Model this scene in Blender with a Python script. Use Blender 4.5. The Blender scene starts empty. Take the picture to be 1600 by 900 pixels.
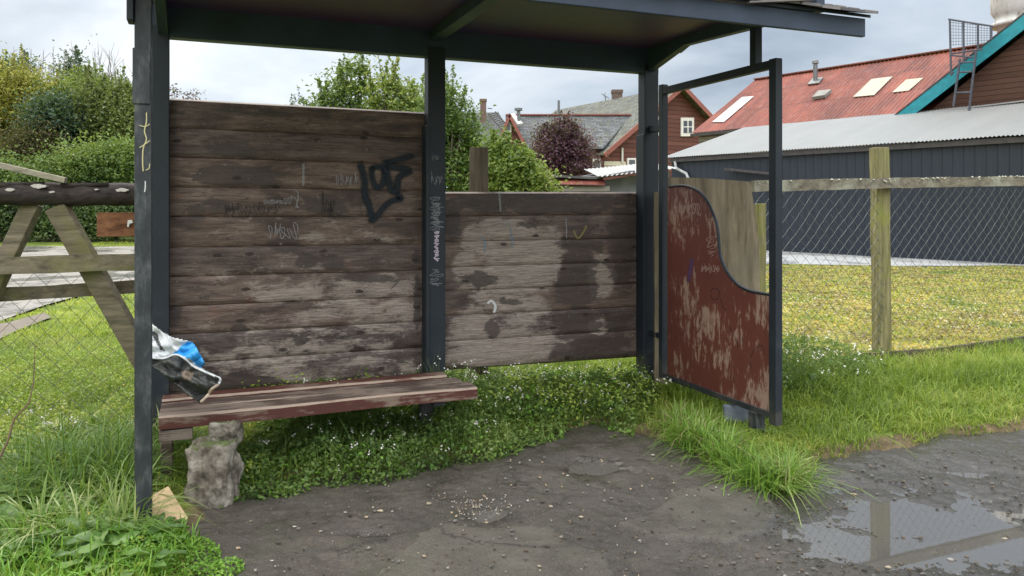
import bpy, math, random
import numpy as np
from mathutils import Vector, Matrix
from mathutils import noise as mnoise
R = math.radians
random.seed(7); rng = np.random.default_rng(7)
scene = bpy.context.scene
C = scene.collection

# ------------------------------------------------------------------ camera, sky, sun, exposure
EYE = 1.5; F = 1200.0; HX = 800.0; HY = 320.0
cam_d = bpy.data.cameras.new('camera'); cam = bpy.data.objects.new('camera', cam_d); C.objects.link(cam)
cam.location = (0, 0, EYE); cam.rotation_euler = (R(90), 0, 0)
cam_d.sensor_width = 36; cam_d.lens = 36 * F / 1600; cam_d.shift_y = -(450 - HY) / 1600
cam_d.clip_start = 0.05; cam_d.clip_end = 3000
scene.camera = cam
SUN_EL, SUN_AZ = 52, -28            # azimuth from +Y towards +X
w = bpy.data.worlds.new('World'); scene.world = w; w.use_nodes = True
nt = w.node_tree; nt.nodes.clear()
def wn(t): return nt.nodes.new(t)
out = wn('ShaderNodeOutputWorld'); bg = wn('ShaderNodeBackground'); bg.inputs['Strength'].default_value = 0.1
sky = wn('ShaderNodeTexSky'); sky.sky_type = 'NISHITA'; sky.sun_disc = False
sky.sun_elevation = R(SUN_EL); sky.sun_rotation = R(SUN_AZ)
tc = wn('ShaderNodeTexCoord'); sep = wn('ShaderNodeSeparateXYZ'); nt.links.new(tc.outputs['Generated'], sep.inputs[0])
mz = wn('ShaderNodeMath'); mz.operation = 'MAXIMUM'; mz.inputs[1].default_value = 0.0; nt.links.new(sep.outputs['Z'], mz.inputs[0])
az = wn('ShaderNodeMath'); az.operation = 'ADD'; az.inputs[1].default_value = 0.22; nt.links.new(mz.outputs[0], az.inputs[0])
dx = wn('ShaderNodeMath'); dx.operation = 'DIVIDE'; nt.links.new(sep.outputs['X'], dx.inputs[0]); nt.links.new(az.outputs[0], dx.inputs[1])
dy = wn('ShaderNodeMath'); dy.operation = 'DIVIDE'; nt.links.new(sep.outputs['Y'], dy.inputs[0]); nt.links.new(az.outputs[0], dy.inputs[1])
cmb = wn('ShaderNodeCombineXYZ'); nt.links.new(dx.outputs[0], cmb.inputs[0]); nt.links.new(dy.outputs[0], cmb.inputs[1])
n1 = wn('ShaderNodeTexNoise'); n1.inputs['Scale'].default_value = 1.15; n1.inputs['Detail'].default_value = 7; n1.inputs['Roughness'].default_value = 0.52
n1.inputs['Distortion'].default_value = 0.35; nt.links.new(cmb.outputs[0], n1.inputs['Vector'])
cr = wn('ShaderNodeValToRGB'); e = cr.color_ramp.elements
e[0].position = 0.36; e[0].color = (2.35, 2.8, 3.4, 1); e[1].position = 0.66; e[1].color = (5.2, 5.5, 5.8, 1)
m_ = e.new(0.5); m_.color = (3.5, 3.95, 4.45, 1)
nt.links.new(n1.outputs['Fac'], cr.inputs[0])
# brighter cloud towards the hidden sun
sd = Vector((math.sin(R(-20)) * math.cos(R(14)), math.cos(R(-20)) * math.cos(R(14)), math.sin(R(14))))
dot = wn('ShaderNodeVectorMath'); dot.operation = 'DOT_PRODUCT'; dot.inputs[1].default_value = sd; nt.links.new(tc.outputs['Generated'], dot.inputs[0])
mr = wn('ShaderNodeMapRange'); mr.inputs[1].default_value = 0.86; mr.inputs[2].default_value = 1.0; mr.inputs[3].default_value = 1.0; mr.inputs[4].default_value = 1.38
nt.links.new(dot.outputs['Value'], mr.inputs[0])
vs = wn('ShaderNodeVectorMath'); vs.operation = 'SCALE'; nt.links.new(cr.outputs[0], vs.inputs[0]); nt.links.new(mr.outputs[0], vs.inputs['Scale'])
zf = wn('ShaderNodeMapRange'); zf.inputs[1].default_value = .22; zf.inputs[2].default_value = .62; zf.inputs[3].default_value = 1.0; zf.inputs[4].default_value = 3.2; nt.links.new(mz.outputs[0], zf.inputs[0])
vz = wn('ShaderNodeVectorMath'); vz.operation = 'SCALE'; nt.links.new(vs.outputs[0], vz.inputs[0]); nt.links.new(zf.outputs[0], vz.inputs['Scale']); vs = vz   # overcast skies are brightest overhead
bk = wn('ShaderNodeMapRange'); bk.inputs[1].default_value = 0.25; bk.inputs[2].default_value = -.6; bk.inputs[3].default_value = 1.0; bk.inputs[4].default_value = 2.2; nt.links.new(sep.outputs['Y'], bk.inputs[0])
vb = wn('ShaderNodeVectorMath'); vb.operation = 'SCALE'; nt.links.new(vs.outputs[0], vb.inputs[0]); nt.links.new(bk.outputs[0], vb.inputs['Scale']); vs = vb   # unseen sky behind the camera brightened to lift the lighting
wf_ = wn('ShaderNodeMapRange'); wf_.inputs[1].default_value = .24; wf_.inputs[2].default_value = .6; nt.links.new(mz.outputs[0], wf_.inputs[0])
wb2 = wn('ShaderNodeMapRange'); wb2.inputs[1].default_value = .2; wb2.inputs[2].default_value = -.3; nt.links.new(sep.outputs['Y'], wb2.inputs[0])
wm = wn('ShaderNodeMath'); wm.operation = 'MAXIMUM'; nt.links.new(wf_.outputs[0], wm.inputs[0]); nt.links.new(wb2.outputs[0], wm.inputs[1])
wc = wn('ShaderNodeValToRGB'); wc.color_ramp.elements[0].color = (1, 1, 1, 1); wc.color_ramp.elements[1].color = (1.12, 1.02, .91, 1); nt.links.new(wm.outputs[0], wc.inputs[0])
vw = wn('ShaderNodeVectorMath'); vw.operation = 'MULTIPLY'; nt.links.new(vs.outputs[0], vw.inputs[0]); nt.links.new(wc.outputs[0], vw.inputs[1]); vs = vw   # warm tint added to the unseen sky overhead and behind, warming the light
tx = wn('ShaderNodeMapRange'); tx.inputs[1].default_value = -.5; tx.inputs[2].default_value = .5; nt.links.new(sep.outputs['X'], tx.inputs[0])
tcx = wn('ShaderNodeValToRGB'); tcx.color_ramp.elements[0].color = (1.10, 1.05, 1.0, 1); tcx.color_ramp.elements[1].color = (.92, .95, .99, 1); nt.links.new(tx.outputs[0], tcx.inputs[0])
vt = wn('ShaderNodeVectorMath'); vt.operation = 'MULTIPLY'; nt.links.new(vs.outputs[0], vt.inputs[0]); nt.links.new(tcx.outputs[0], vt.inputs[1]); vs = vt   # thinner, warmer cloud to the left
mx = wn('ShaderNodeMix'); mx.data_type = 'RGBA'; mx.inputs[0].default_value = 0.9
nt.links.new(sky.outputs[0], mx.inputs[6]); nt.links.new(vs.outputs[0], mx.inputs[7])
nt.links.new(mx.outputs[2], bg.inputs[0]); nt.links.new(bg.outputs[0], out.inputs[0])
sl = bpy.data.lights.new('sun', 'SUN'); sun = bpy.data.objects.new('sun', sl); C.objects.link(sun)
sl.energy = 1.7; sl.angle = R(22); sl.color = (1.0, 0.95, 0.86)
sdir = Vector((math.sin(R(SUN_AZ)) * math.cos(R(SUN_EL)), math.cos(R(SUN_AZ)) * math.cos(R(SUN_EL)), math.sin(R(SUN_EL))))
sun.rotation_euler = sdir.to_track_quat('Z', 'Y').to_euler()
vsn = scene.view_settings; vsn.view_transform = 'Standard'; vsn.look = 'None'; vsn.exposure = 0.65; vsn.gamma = 1; vsn.use_curve_mapping = False
scene.render.engine = 'CYCLES'; scene.cycles.max_bounces = 8; scene.cycles.transparent_max_bounces = 16

# ------------------------------------------------------------------ measuring helpers (pixel of the photo + distance -> metres)
def W(px, py, Y): return Vector(((px - HX) / F * Y, Y, EYE + (HY - py) / F * Y))
def G(px, py, z=0.0):
    Y = (EYE - z) * F / (py - HY); return Vector(((px - HX) / F * Y, Y, z))
SO = Vector((1.088, 6.16, 0)); TH = R(22); SM = Matrix.Translation(SO) @ Matrix.Rotation(TH, 4, 'Z'); SI = SM.inverted()
def ray_local(px, py):
    o = SI @ Vector((0, 0, EYE)); d = SI.to_3x3() @ Vector(((px - HX) / F, 1, (HY - py) / F)); return o, d
def SY(px, py, y):      # hit plane local y
    o, d = ray_local(px, py); t = (y - o.y) / d.y; p = o + d * t; return p
def SX(px, py, x):      # hit plane local x
    o, d = ray_local(px, py); t = (x - o.x) / d.x; return o + d * t
def ray_plane(px, py, p0, n):
    o = Vector((0, 0, EYE)); d = Vector(((px - HX) / F, 1, (HY - py) / F)); t = (p0 - o).dot(n) / d.dot(n); return o + d * t

# ------------------------------------------------------------------ scene graph helpers
def tag(o, label=None, cat=None, group=None, kind=None):
    if label: o['label'] = label
    if cat: o['category'] = cat
    if group: o['group'] = group
    if kind: o['kind'] = kind
    return o
def thing(name, loc, label, cat, group=None, rotz=0.0):
    o = bpy.data.objects.new(name, None); C.objects.link(o); o.location = loc; o.rotation_euler = (0, 0, rotz)
    o.empty_display_size = 0.1
    o['_m'] = 0; del o['_m']
    return tag(o, label, cat, group)
def wmat(o):
    m = Matrix.Translation(o.location) @ o.rotation_euler.to_matrix().to_4x4()
    return (wmat(o.parent) @ m) if o.parent else m

class MB:
    """collects shapes in world (or given frame) coordinates"""
    def __init__(s): s.v = []; s.f = []; s.mi = []
    def add(s, vs, fs, mi=0):
        b = len(s.v); s.v += [Vector(v) for v in vs]; s.f += [tuple(i + b for i in f) for f in fs]; s.mi += [mi] * len(fs); return s
    def box(s, a, b, mi=0, M=None):
        x0, y0, z0 = a; x1, y1, z1 = b
        vs = [Vector(p) for p in ((x0,y0,z0),(x1,y0,z0),(x1,y1,z0),(x0,y1,z0),(x0,y0,z1),(x1,y0,z1),(x1,y1,z1),(x0,y1,z1))]
        if M: vs = [M @ v for v in vs]
        return s.add(vs, [(0,3,2,1),(4,5,6,7),(0,1,5,4),(1,2,6,5),(2,3,7,6),(3,0,4,7)], mi)
    def bar(s, p, q, wd, th, up=(0,0,1), mi=0, taper=1.0):
        p = Vector(p); q = Vector(q); d = (q - p).normalized(); up = Vector(up)
        sx = d.cross(up).normalized(); sz = sx.cross(d).normalized()
        vs = []
        for c, k in ((p, 1), (q, taper)):
            for a, b in ((-1,-1),(1,-1),(1,1),(-1,1)): vs.append(c + sx * a * wd / 2 * k + sz * b * th / 2 * k)
        return s.add(vs, [(0,3,2,1),(4,5,6,7),(0,1,5,4),(1,2,6,5),(2,3,7,6),(3,0,4,7)], mi)
    def tube(s, pts, rad, n=8, mi=0, cap=True):
        pts = [Vector(p) for p in pts]; m = len(pts)
        rs = rad if isinstance(rad, (list, tuple)) else [rad] * m
        vs = []; fs = []; prev = None
        for i, p in enumerate(pts):
            d = (pts[min(i+1, m-1)] - pts[max(i-1, 0)]).normalized()
            a = Vector((0,0,1)) if abs(d.z) < .9 else Vector((1,0,0))
            if prev is None: x = d.cross(a).normalized()
            else: x = (prev - d * prev.dot(d)).normalized()
            prev = x; y = d.cross(x)
            for k in range(n):
                t = 2 * math.pi * k / n; vs.append(p + (x * math.cos(t) + y * math.sin(t)) * rs[i])
        for i in range(m - 1):
            for k in range(n):
                fs.append((i*n+k, i*n+(k+1)%n, (i+1)*n+(k+1)%n, (i+1)*n+k))
        if cap: fs.append(tuple(range(n))[::-1]); fs.append(tuple((m-1)*n+k for k in range(n)))
        return s.add(vs, fs, mi)
    def prism(s, poly, off, mi=0):
        off = Vector(off); n = len(poly); vs = [Vector(p) for p in poly] + [Vector(p) + off for p in poly]
        fs = [tuple(range(n))[::-1], tuple(range(n, 2*n))] + [(i, (i+1)%n, n+(i+1)%n, n+i) for i in range(n)]
        return s.add(vs, fs, mi)
    def build(s, name, mats, parent=None, frame=None, smooth=False, bevel=0, origin=None, jitter=0):
        """verts are in world coordinates unless frame (a matrix) maps them to the world"""
        vs = [(frame @ v) if frame else v.copy() for v in s.v]
        if parent is not None: Mi = wmat(parent).inverted(); vs = [Mi @ v for v in vs]; loc = Vector((0,0,0))
        else:
            if origin is None:
                xs = [v.x for v in vs]; ys = [v.y for v in vs]; zs = [v.z for v in vs]
                origin = Vector(((min(xs)+max(xs))/2, (min(ys)+max(ys))/2, min(zs)))
            loc = Vector(origin); vs = [v - loc for v in vs]
        me = bpy.data.meshes.new(name); me.from_pydata([tuple(v) for v in vs], [], s.f)
        if not isinstance(mats, (list, tuple)): mats = [mats]
        for m in mats: me.materials.append(m)
        for p, k in zip(me.polygons, s.mi): p.material_index = k; p.use_smooth = smooth
        me.update(); add_uv(me)
        o = bpy.data.objects.new(name, me); C.objects.link(o); o.location = loc
        if parent is not None: o.parent = parent
        if bevel:
            b = o.modifiers.new('bevel', 'BEVEL'); b.width = bevel; b.segments = 2; b.limit_method = 'ANGLE'
        return o
def add_uv(me):
    uv = me.uv_layers.new(name='UVMap'); n = len(me.loops)
    co = np.empty(len(me.vertices) * 3); me.vertices.foreach_get('co', co); co = co.reshape(-1, 3)
    pn = np.empty(len(me.polygons) * 3); me.polygons.foreach_get('normal', pn); pn = pn.reshape(-1, 3)
    ls = np.empty(len(me.polygons), dtype=np.int64); me.polygons.foreach_get('loop_total', ls)
    li = np.empty(n, dtype=np.int64); me.loops.foreach_get('vertex_index', li)
    N = np.repeat(pn, ls, axis=0); T = np.stack([-N[:,1], N[:,0], np.zeros(n)], 1); L = np.linalg.norm(T, axis=1)
    T[L < .02] = (1,0,0); L[L < .02] = 1; T /= L[:,None]; B = np.cross(N, T); P = co[li]
    uv.data.foreach_set('uv', np.stack([(P*T).sum(1), (P*B).sum(1)], 1).ravel())
def np_mesh(name, V, quads=None, tris=None, mat=None, parent=None, smooth=False, attrs=None, uv=False, mi=None, mats=None):
    me = bpy.data.meshes.new(name); V = np.asarray(V, dtype=np.float64)
    if parent is not None:
        Mi = np.array(wmat(parent).inverted()); V = V @ Mi[:3,:3].T + Mi[:3,3]; loc = (0,0,0)
    else:
        loc = ((V[:,0].min()+V[:,0].max())/2, (V[:,1].min()+V[:,1].max())/2, V[:,2].min()); V = V - np.array(loc)
    me.vertices.add(len(V)); me.vertices.foreach_set('co', V.ravel())
    idx = []; tot = []
    if quads is not None and len(quads): idx.append(np.asarray(quads).ravel()); tot.append(np.full(len(quads), 4))
    if tris is not None and len(tris): idx.append(np.asarray(tris).ravel()); tot.append(np.full(len(tris), 3))
    idx = np.concatenate(idx).astype(np.int32); tot = np.concatenate(tot); st = np.concatenate([[0], np.cumsum(tot)[:-1]])
    me.loops.add(len(idx)); me.loops.foreach_set('vertex_index', idx)
    me.polygons.add(len(tot)); me.polygons.foreach_set('loop_start', st.astype(np.int32)); me.polygons.foreach_set('loop_total', tot.astype(np.int32))
    if smooth: me.polygons.foreach_set('use_smooth', np.ones(len(tot), dtype=bool))
    for m in (mats or [mat]): me.materials.append(m)
    if mi is not None: me.polygons.foreach_set('material_index', np.asarray(mi, dtype=np.int32))
    if attrs:
        for k, a in attrs.items():
            at = me.attributes.new(k, 'FLOAT', 'POINT'); at.data.foreach_set('value', np.asarray(a, dtype=np.float32))
    me.update(calc_edges=True); me.validate()
    if uv: add_uv(me)
    o = bpy.data.objects.new(name, me); C.objects.link(o); o.location = loc
    if parent is not None: o.parent = parent
    return o

# ------------------------------------------------------------------ materials
class Mat:
    def __init__(s, name):
        s.m = bpy.data.materials.new(name); s.m.use_nodes = True; s.t = s.m.node_tree; s.b = s.t.nodes['Principled BSDF']; s.o = s.t.nodes['Material Output']
    def n(s, t, **k):
        x = s.t.nodes.new(t)
        for a, v in k.items(): setattr(x, a, v)
        return x
    def l(s, a, b): s.t.links.new(a, b)
    def coord(s, kind='Object', scale=(1,1,1), off=(0,0,0), island=0.0):
        tcn = s.n('ShaderNodeTexCoord'); mp = s.n('ShaderNodeMapping'); mp.inputs['Scale'].default_value = scale; mp.inputs['Location'].default_value = off
        s.l(tcn.outputs[kind], mp.inputs[0]); r = mp.outputs[0]
        if island:
            g = s.n('ShaderNodeNewGeometry'); c = s.n('ShaderNodeVectorMath', operation='MULTIPLY'); c.inputs[1].default_value = (island,)*3
            cx = s.n('ShaderNodeCombineXYZ'); s.l(g.outputs['Random Per Island'], cx.inputs[0]); s.l(g.outputs['Random Per Island'], cx.inputs[2]); s.l(cx.outputs[0], c.inputs[0])
            a = s.n('ShaderNodeVectorMath', operation='ADD'); s.l(r, a.inputs[0]); s.l(c.outputs[0], a.inputs[1]); r = a.outputs[0]
        return r
    def noise(s, vec, scale, detail=6, rough=.6, dist=0.0):
        x = s.n('ShaderNodeTexNoise'); x.inputs['Scale'].default_value = scale; x.inputs['Detail'].default_value = detail
        x.inputs['Roughness'].default_value = rough; x.inputs['Distortion'].default_value = dist; s.l(vec, x.inputs['Vector']); return x.outputs['Fac']
    def ramp(s, fac, stops):
        x = s.n('ShaderNodeValToRGB'); e = x.color_ramp.elements
        while len(e) > 1: e.remove(e[-1])
        e[0].position = stops[0][0]; c = stops[0][1]; e[0].color = (c if isinstance(c, tuple) else (c,)*3) + (1,)
        for p, c in stops[1:]:
            k = e.new(p); k.color = (c if isinstance(c, tuple) else (c,)*3) + (1,)
        s.l(fac, x.inputs[0]); return x.outputs[0]
    def mix(s, fac, a, b, mode='MIX'):
        x = s.n('ShaderNodeMix', data_type='RGBA', blend_type=mode)
        for i, v in ((0, fac), (6, a), (7, b)):
            if isinstance(v, (int, float)): x.inputs[i].default_value = v
            elif isinstance(v, tuple): x.inputs[i].default_value = v + (1,)
            else: s.l(v, x.inputs[i])
        return x.outputs[2]
    def math(s, op, a, b=0.0):
        x = s.n('ShaderNodeMath', operation=op)
        for i, v in ((0, a), (1, b)):
            if isinstance(v, (int, float)): x.inputs[i].default_value = v
            else: s.l(v, x.inputs[i])
        return x.outputs[0]
    def attr(s, name): x = s.n('ShaderNodeAttribute'); x.attribute_name = name; return x.outputs['Fac']
    def rand(s): return s.n('ShaderNodeNewGeometry').outputs['Random Per Island']
    def bump(s, h, strength=.3, dist=.01):
        x = s.n('ShaderNodeBump'); x.inputs['Strength'].default_value = strength; x.inputs['Distance'].default_value = dist
        s.l(h, x.inputs['Height']); s.l(x.outputs[0], s.b.inputs['Normal']); return x
    def set(s, col=None, rough=None, spec=None, metal=None):
        if col is not None:
            if isinstance(col, tuple): s.b.inputs['Base Color'].default_value = col + (1,)
            else: s.l(col, s.b.inputs['Base Color'])
        if rough is not None:
            if isinstance(rough, (int, float)): s.b.inputs['Roughness'].default_value = rough
            else: s.l(rough, s.b.inputs['Roughness'])
        if spec is not None: s.b.inputs['Specular IOR Level'].default_value = spec
        if metal is not None: s.b.inputs['Metallic'].default_value = metal
        return s.m
def simple(name, col, rough=.7, var=.25, scale=6, bump=.15, metal=0, spec=.4):
    m = Mat(name); c = m.coord(); f = m.noise(c, scale); k = m.ramp(f, [(.3, tuple(x*(1-var) for x in col)), (.7, tuple(min(1, x*(1+var)) for x in col))])
    m.bump(m.noise(c, scale*8), bump, .005); return m.set(k, rough, spec, metal)
def foliage(name, cols, rough=.5, trans=.35, nscale=1.2, spec=.35, nw=.5):
    m = Mat(name); c = m.coord('Object'); f = m.noise(c, nscale, 5); r = m.rand()
    fc = m.ramp(f, [(.34, 0.0), (.66, 1.0)]); mixf = m.math('ADD', m.math('MULTIPLY', r, 1 - nw), m.math('MULTIPLY', fc, nw))
    n = len(cols); k = m.ramp(mixf, [(.12 + .76 * i / (n-1), col) for i, col in enumerate(cols)])
    m.set(k, rough, spec)
    tr = m.n('ShaderNodeBsdfTranslucent'); m.l(m.mix(.35, k, (.30, .42, .04)), tr.inputs[0])
    mx = m.n('ShaderNodeMixShader'); mx.inputs[0].default_value = trans; m.l(m.b.outputs[0], mx.inputs[1]); m.l(tr.outputs[0], mx.inputs[2]); m.l(mx.outputs[0], m.o.inputs[0])
    return m.m

def mat_steel():
    m = Mat('painted_steel'); c = m.coord(); f = m.noise(c, 5, 8, .65); f2 = m.noise(c, 60, 4)
    k = m.ramp(f, [(.3, (.008, .012, .018)), (.6, (.013, .019, .027)), (.8, (.028, .035, .043))])
    ch = m.ramp(m.noise(m.coord(scale=(1,1,.35)), 38, 5, .7), [(.66, 0.0), (.70, 1.0)])
    k = m.mix(m.math('MULTIPLY', ch, .55), k, (.085, .060, .045)); dz = m.n('ShaderNodeSeparateXYZ'); m.l(m.coord(), dz.inputs[0]); lowm = m.math('ADD', m.math('MULTIPLY', dz.outputs['Z'], -1.4), m.math('MULTIPLY', m.noise(m.coord(), 7, 7, .7), 1.5)); k = m.mix(m.ramp(lowm, [(.25, 0.0), (.6, .6)]), k, (.062, .060, .052)); m.bump(f2, .25, .003)
    return m.set(k, m.ramp(f, [(.3, .45), (.8, .65)]), .4)
def mat_old_steel():
    m = Mat('weathered_post_paint'); c = m.coord(scale=(1,1,.4)); f = m.noise(c, 16, 8, .7)
    k = m.ramp(f, [(.34, (.008, .010, .013)), (.50, (.020, .024, .029)), (.60, (.050, .054, .058)), (.72, (.13, .12, .11))])
    m.bump(f, .4, .004); return m.set(k, .55, .5)
M_STEEL = mat_steel(); M_OLDSTEEL = mat_old_steel()
def mat_ceiling():
    m = Mat('plywood_ceiling_paint'); c = m.coord(); f = m.noise(c, 1.6, 7, .6); k = m.ramp(f, [(.3, (.048, .042, .135)), (.55, (.082, .036, .105)), (.8, (.055, .050, .15))])
    m.bump(m.noise(c, 20), .1, .003); return m.set(k, .5, .4)
M_CEIL = mat_ceiling(); M_BEAM = simple('veil_tinted_beam_paint', (.028, .042, .070), .55, .25, 3, .1)  # lens veil put into the lighter, bluish beam and ceiling colours
def mat_planks():
    m = Mat('weathered_wall_planks'); c = m.coord(scale=(1, 1, 6), island=13.0)
    g = m.noise(c, 3.0, 12, .74, .5)                     # long grain
    fine = m.noise(m.coord(scale=(1.1, 1, 26), island=7.0), 7, 8, .82, .35)
    big = m.noise(m.coord(scale=(1, 1, 2.6), island=5.0), 1.7, 6, .6, .6)
    k = m.ramp(g, [(.30, (.045, .030, .025)), (.43, (.105, .074, .062)), (.52, (.150, .110, .093)), (.64, (.21, .160, .136)), (.80, (.36, .29, .24))])
    k = m.mix(m.ramp(fine, [(.42, .85), (.49, 0.0)]), k, (.040, .027, .022))
    k = m.mix(m.ramp(big, [(.52, 0.0), (.66, .85)]), k, (.040, .026, .022))
    k = m.mix(m.ramp(m.noise(m.coord(scale=(1,1,3), island=3.0), 3.1, 5, .6), [(.62, 0.0), (.72, .5)]), k, (.15, .060, .035))
    r = m.rand(); k = m.mix(1.0, k, m.ramp(r, [(0, (.62, .62, .66)), (1, (1.22, 1.14, 1.04))]), 'MULTIPLY')
    lt = m.attr('pale'); l1 = m.math('ADD', lt, m.math('MULTIPLY', m.math('SUBTRACT', m.noise(m.coord(scale=(.9,1,2.4)), 5, 10, .76, .3), .5), 1.9))
    k = m.mix(m.ramp(l1, [(.40, 0.0), (.62, .85)]), k, m.mix(m.ramp(fine, [(.40, 0.0), (.60, 1.0)]), (.140, .108, .090), (.41, .345, .295)))
    st = m.attr('stain')                                    # worn paint and dark stains, wear with its own shape
    nz = m.noise(m.coord(scale=(.7, 1, 2.2)), 5, 9, .72, .4); s1 = m.math('ADD', st, m.math('MULTIPLY', m.math('SUBTRACT', nz, .5), 2.3))
    k = m.mix(m.ramp(s1, [(.43, 0.0), (.55, .84)]), k, m.mix(g, (.022, .017, .016), (.085, .062, .054)))
    # knots
    kn = m.n('ShaderNodeTexVoronoi'); kn.voronoi_dimensions = '2D'; kn.inputs['Scale'].default_value = 2.3; ks = m.n('ShaderNodeSeparateXYZ'); m.l(m.coord(scale=(.75, 1, 1.6), island=11.0), ks.inputs[0]); kc = m.n('ShaderNodeCombineXYZ'); m.l(ks.outputs['X'], kc.inputs[0]); m.l(ks.outputs['Z'], kc.inputs[1]); m.l(kc.outputs[0], kn.inputs['Vector'])
    kd = m.math('ADD', kn.outputs['Distance'], m.math('MULTIPLY', m.math('SUBTRACT', fine, .5), .10)); ring = m.math('SINE', m.math('MULTIPLY', kd, 160.0)); k = m.mix(m.math('MULTIPLY', m.ramp(kd, [(.08, .6), (.16, 0.0)]), m.ramp(ring, [(.3, 0.0), (.8, 1.0)])), k, (.05, .034, .030)); k = m.mix(m.ramp(kd, [(.035, .9), (.06, 0.0)]), k, (.022, .013, .010))
    # small nail heads and splits
    sp_ = m.n('ShaderNodeTexVoronoi'); sp_.inputs['Scale'].default_value = 1.0; m.l(m.coord(scale=(3.2, 1, 60), island=9.0), sp_.inputs['Vector']); sp_.feature = 'DISTANCE_TO_EDGE'
    k = m.mix(m.math('MULTIPLY', m.ramp(sp_.outputs['Distance'], [(.0, .8), (.035, 0.0)]), m.ramp(m.noise(m.coord(scale=(.8, 1, 3), island=2.0), 3, 4), [(.50, 0.0), (.58, 1.0)])), k, (.014, .010, .009))
    k = m.mix(m.ramp(m.noise(m.coord(scale=(1, 1, 1)), 26, 5, .8), [(.63, 0.0), (.70, .55)]), k, (.42, .37, .31))
    m.bump(m.math('ADD', fine, m.math('MULTIPLY', g, .6)), .6, .004)
    return m.set(k, .58, .35)
M_PLANK = mat_planks()
def mat_redwood(name, worn=.5, vert=True, pale=(.36, .24, .20), base=((.075, .016, .012), (.17, .038, .026))):
    m = Mat(name); sc = (7, 7, 1.8) if vert else (1.0, 9, 9)
    a = m.noise(m.coord(scale=sc), 3.4, 12, .78, .4); b = m.noise(m.coord(), 2.4, 6, .6)
    k = m.mix(b, base[0], base[1])
    s1 = m.math('ADD', m.math('MULTIPLY', a, .62), m.math('MULTIPLY', b, .48))
    k = m.mix(m.ramp(s1, [(worn, 0.0), (worn + .05, .8)]), k, pale)
    d = m.noise(m.coord(scale=sc, off=(4,2,7)), 4, 7, .7); k = m.mix(m.ramp(d, [(.60, 0.0), (.68, .7)]), k, (.03, .02, .018))
    m.bump(a, .45, .004); return m.set(k, .55, .4)
M_REDBOARD = mat_redwood('worn_red_board_paint', .572, True, (.31, .22, .175), ((.080, .022, .017), (.135, .038, .028)))
M_BENCH = mat_redwood('worn_red_bench_paint', .55, False, (.19, .145, .11), ((.040, .013, .010), (.098, .026, .018)))
M_BENCHDARK = mat_redwood('bare_bench_wood', .53, False, (.20, .16, .13), ((.035, .024, .020), (.085, .055, .044)))
M_BENCHPALE = mat_redwood('splintered_bench_edge', .44, False, (.30, .24, .19), ((.10, .05, .035), (.17, .09, .06)))
def mat_wood(name, lo, hi, axis='z', moss=None, scale=3.5, crack=.6):
    m = Mat(name); sc = {'z': (8, 8, .7), 'x': (.7, 8, 8), 'y': (8, .7, 8)}[axis]
    g = m.noise(m.coord(scale=sc, island=5.0), scale, 9, .7, .3)
    k = m.ramp(g, [(.28, tuple(x * .35 for x in lo)), (.40, lo), (.65, hi), (.85, tuple(x * 1.25 for x in hi))])
    b = m.noise(m.coord(), 2.5, 6, .65)
    if moss: k = m.mix(m.ramp(b, [(.50, 0.0), (.66, .75)]), k, moss)
    m.bump(g, crack, .006); return m.set(k, .8, .25)
M_GREYWOOD = mat_wood('grey_weathered_wood', (.10, .085, .060), (.24, .205, .145), 'z', (.11, .12, .035))
M_RAILWOOD = mat_wood('weathered_rail_wood', (.11, .095, .065), (.22, .185, .13), 'x', (.15, .15, .045))
M_POSTWOOD = mat_wood('mossy_post_wood', (.13, .12, .055), (.27, .24, .12), 'z', (.20, .22, .035))
M_LOG = mat_wood('dark_log_bark', (.020, .016, .016), (.065, .048, .045), 'x', (.05, .045, .045), 3)
M_PLY = mat_wood('weathered_plywood', (.12, .098, .065), (.26, .215, .145), 'z', (.17, .15, .11), 1.6, .35)
M_BROWNBOARD = mat_wood('brown_varnished_board', (.12, .05, .025), (.24, .11, .055), 'x')
M_PALEPLANK = mat_wood('pale_loose_plank', (.20, .18, .14), (.34, .31, .24), 'x')
def mat_stone():
    m = Mat('rough_concrete_stone'); c = m.coord(); f = m.noise(c, 9, 9, .7); b = m.noise(c, 3, 5)
    k = m.ramp(f, [(.30, (.05, .046, .04)), (.43, (.13, .11, .085)), (.54, (.29, .26, .215)), (.66, (.50, .46, .40))])
    k = m.mix(m.ramp(b, [(.55, 0.0), (.68, .7)]), k, (.08, .085, .05)); up = m.n('ShaderNodeNewGeometry'); su = m.n('ShaderNodeSeparateXYZ'); m.l(up.outputs['Normal'], su.inputs[0]); k = m.mix(m.math('MULTIPLY', m.ramp(su.outputs['Z'], [(.5, 0.0), (.8, 1.0)]), m.ramp(m.noise(c, 8, 5), [(.42, 0.0), (.55, .9)])), k, (.09, .13, .03)); m.bump(m.noise(c, 24, 8, .8), 1.0, .02); return m.set(k, .85, .3)
M_STONE = mat_stone()
M_GALV = simple('galvanised_wire', (.17, .18, .18), .45, .3, 20, 0, .7)
M_WIREDARK = simple('dull_wire', (.10, .10, .095), .6, .3, 20, 0, .4)
M_WHITEPLASTIC = simple('white_plastic_film', (.56, .58, .60), .35, .2, 8, .3)
M_BLUEPLASTIC = simple('blue_print_plastic', (.03, .29, .68), .35, .12, 8, .1)
M_DARKPLASTIC = simple('dark_inner_plastic', (.050, .052, .050), .32, .6, 9, .4)
M_TORN = simple('torn_paper_edge', (.42, .33, .25), .7, .4, 20, .2)
M_CARD = simple('wet_cardboard', (.52, .38, .22), .8, .18, 12, .2)

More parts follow.
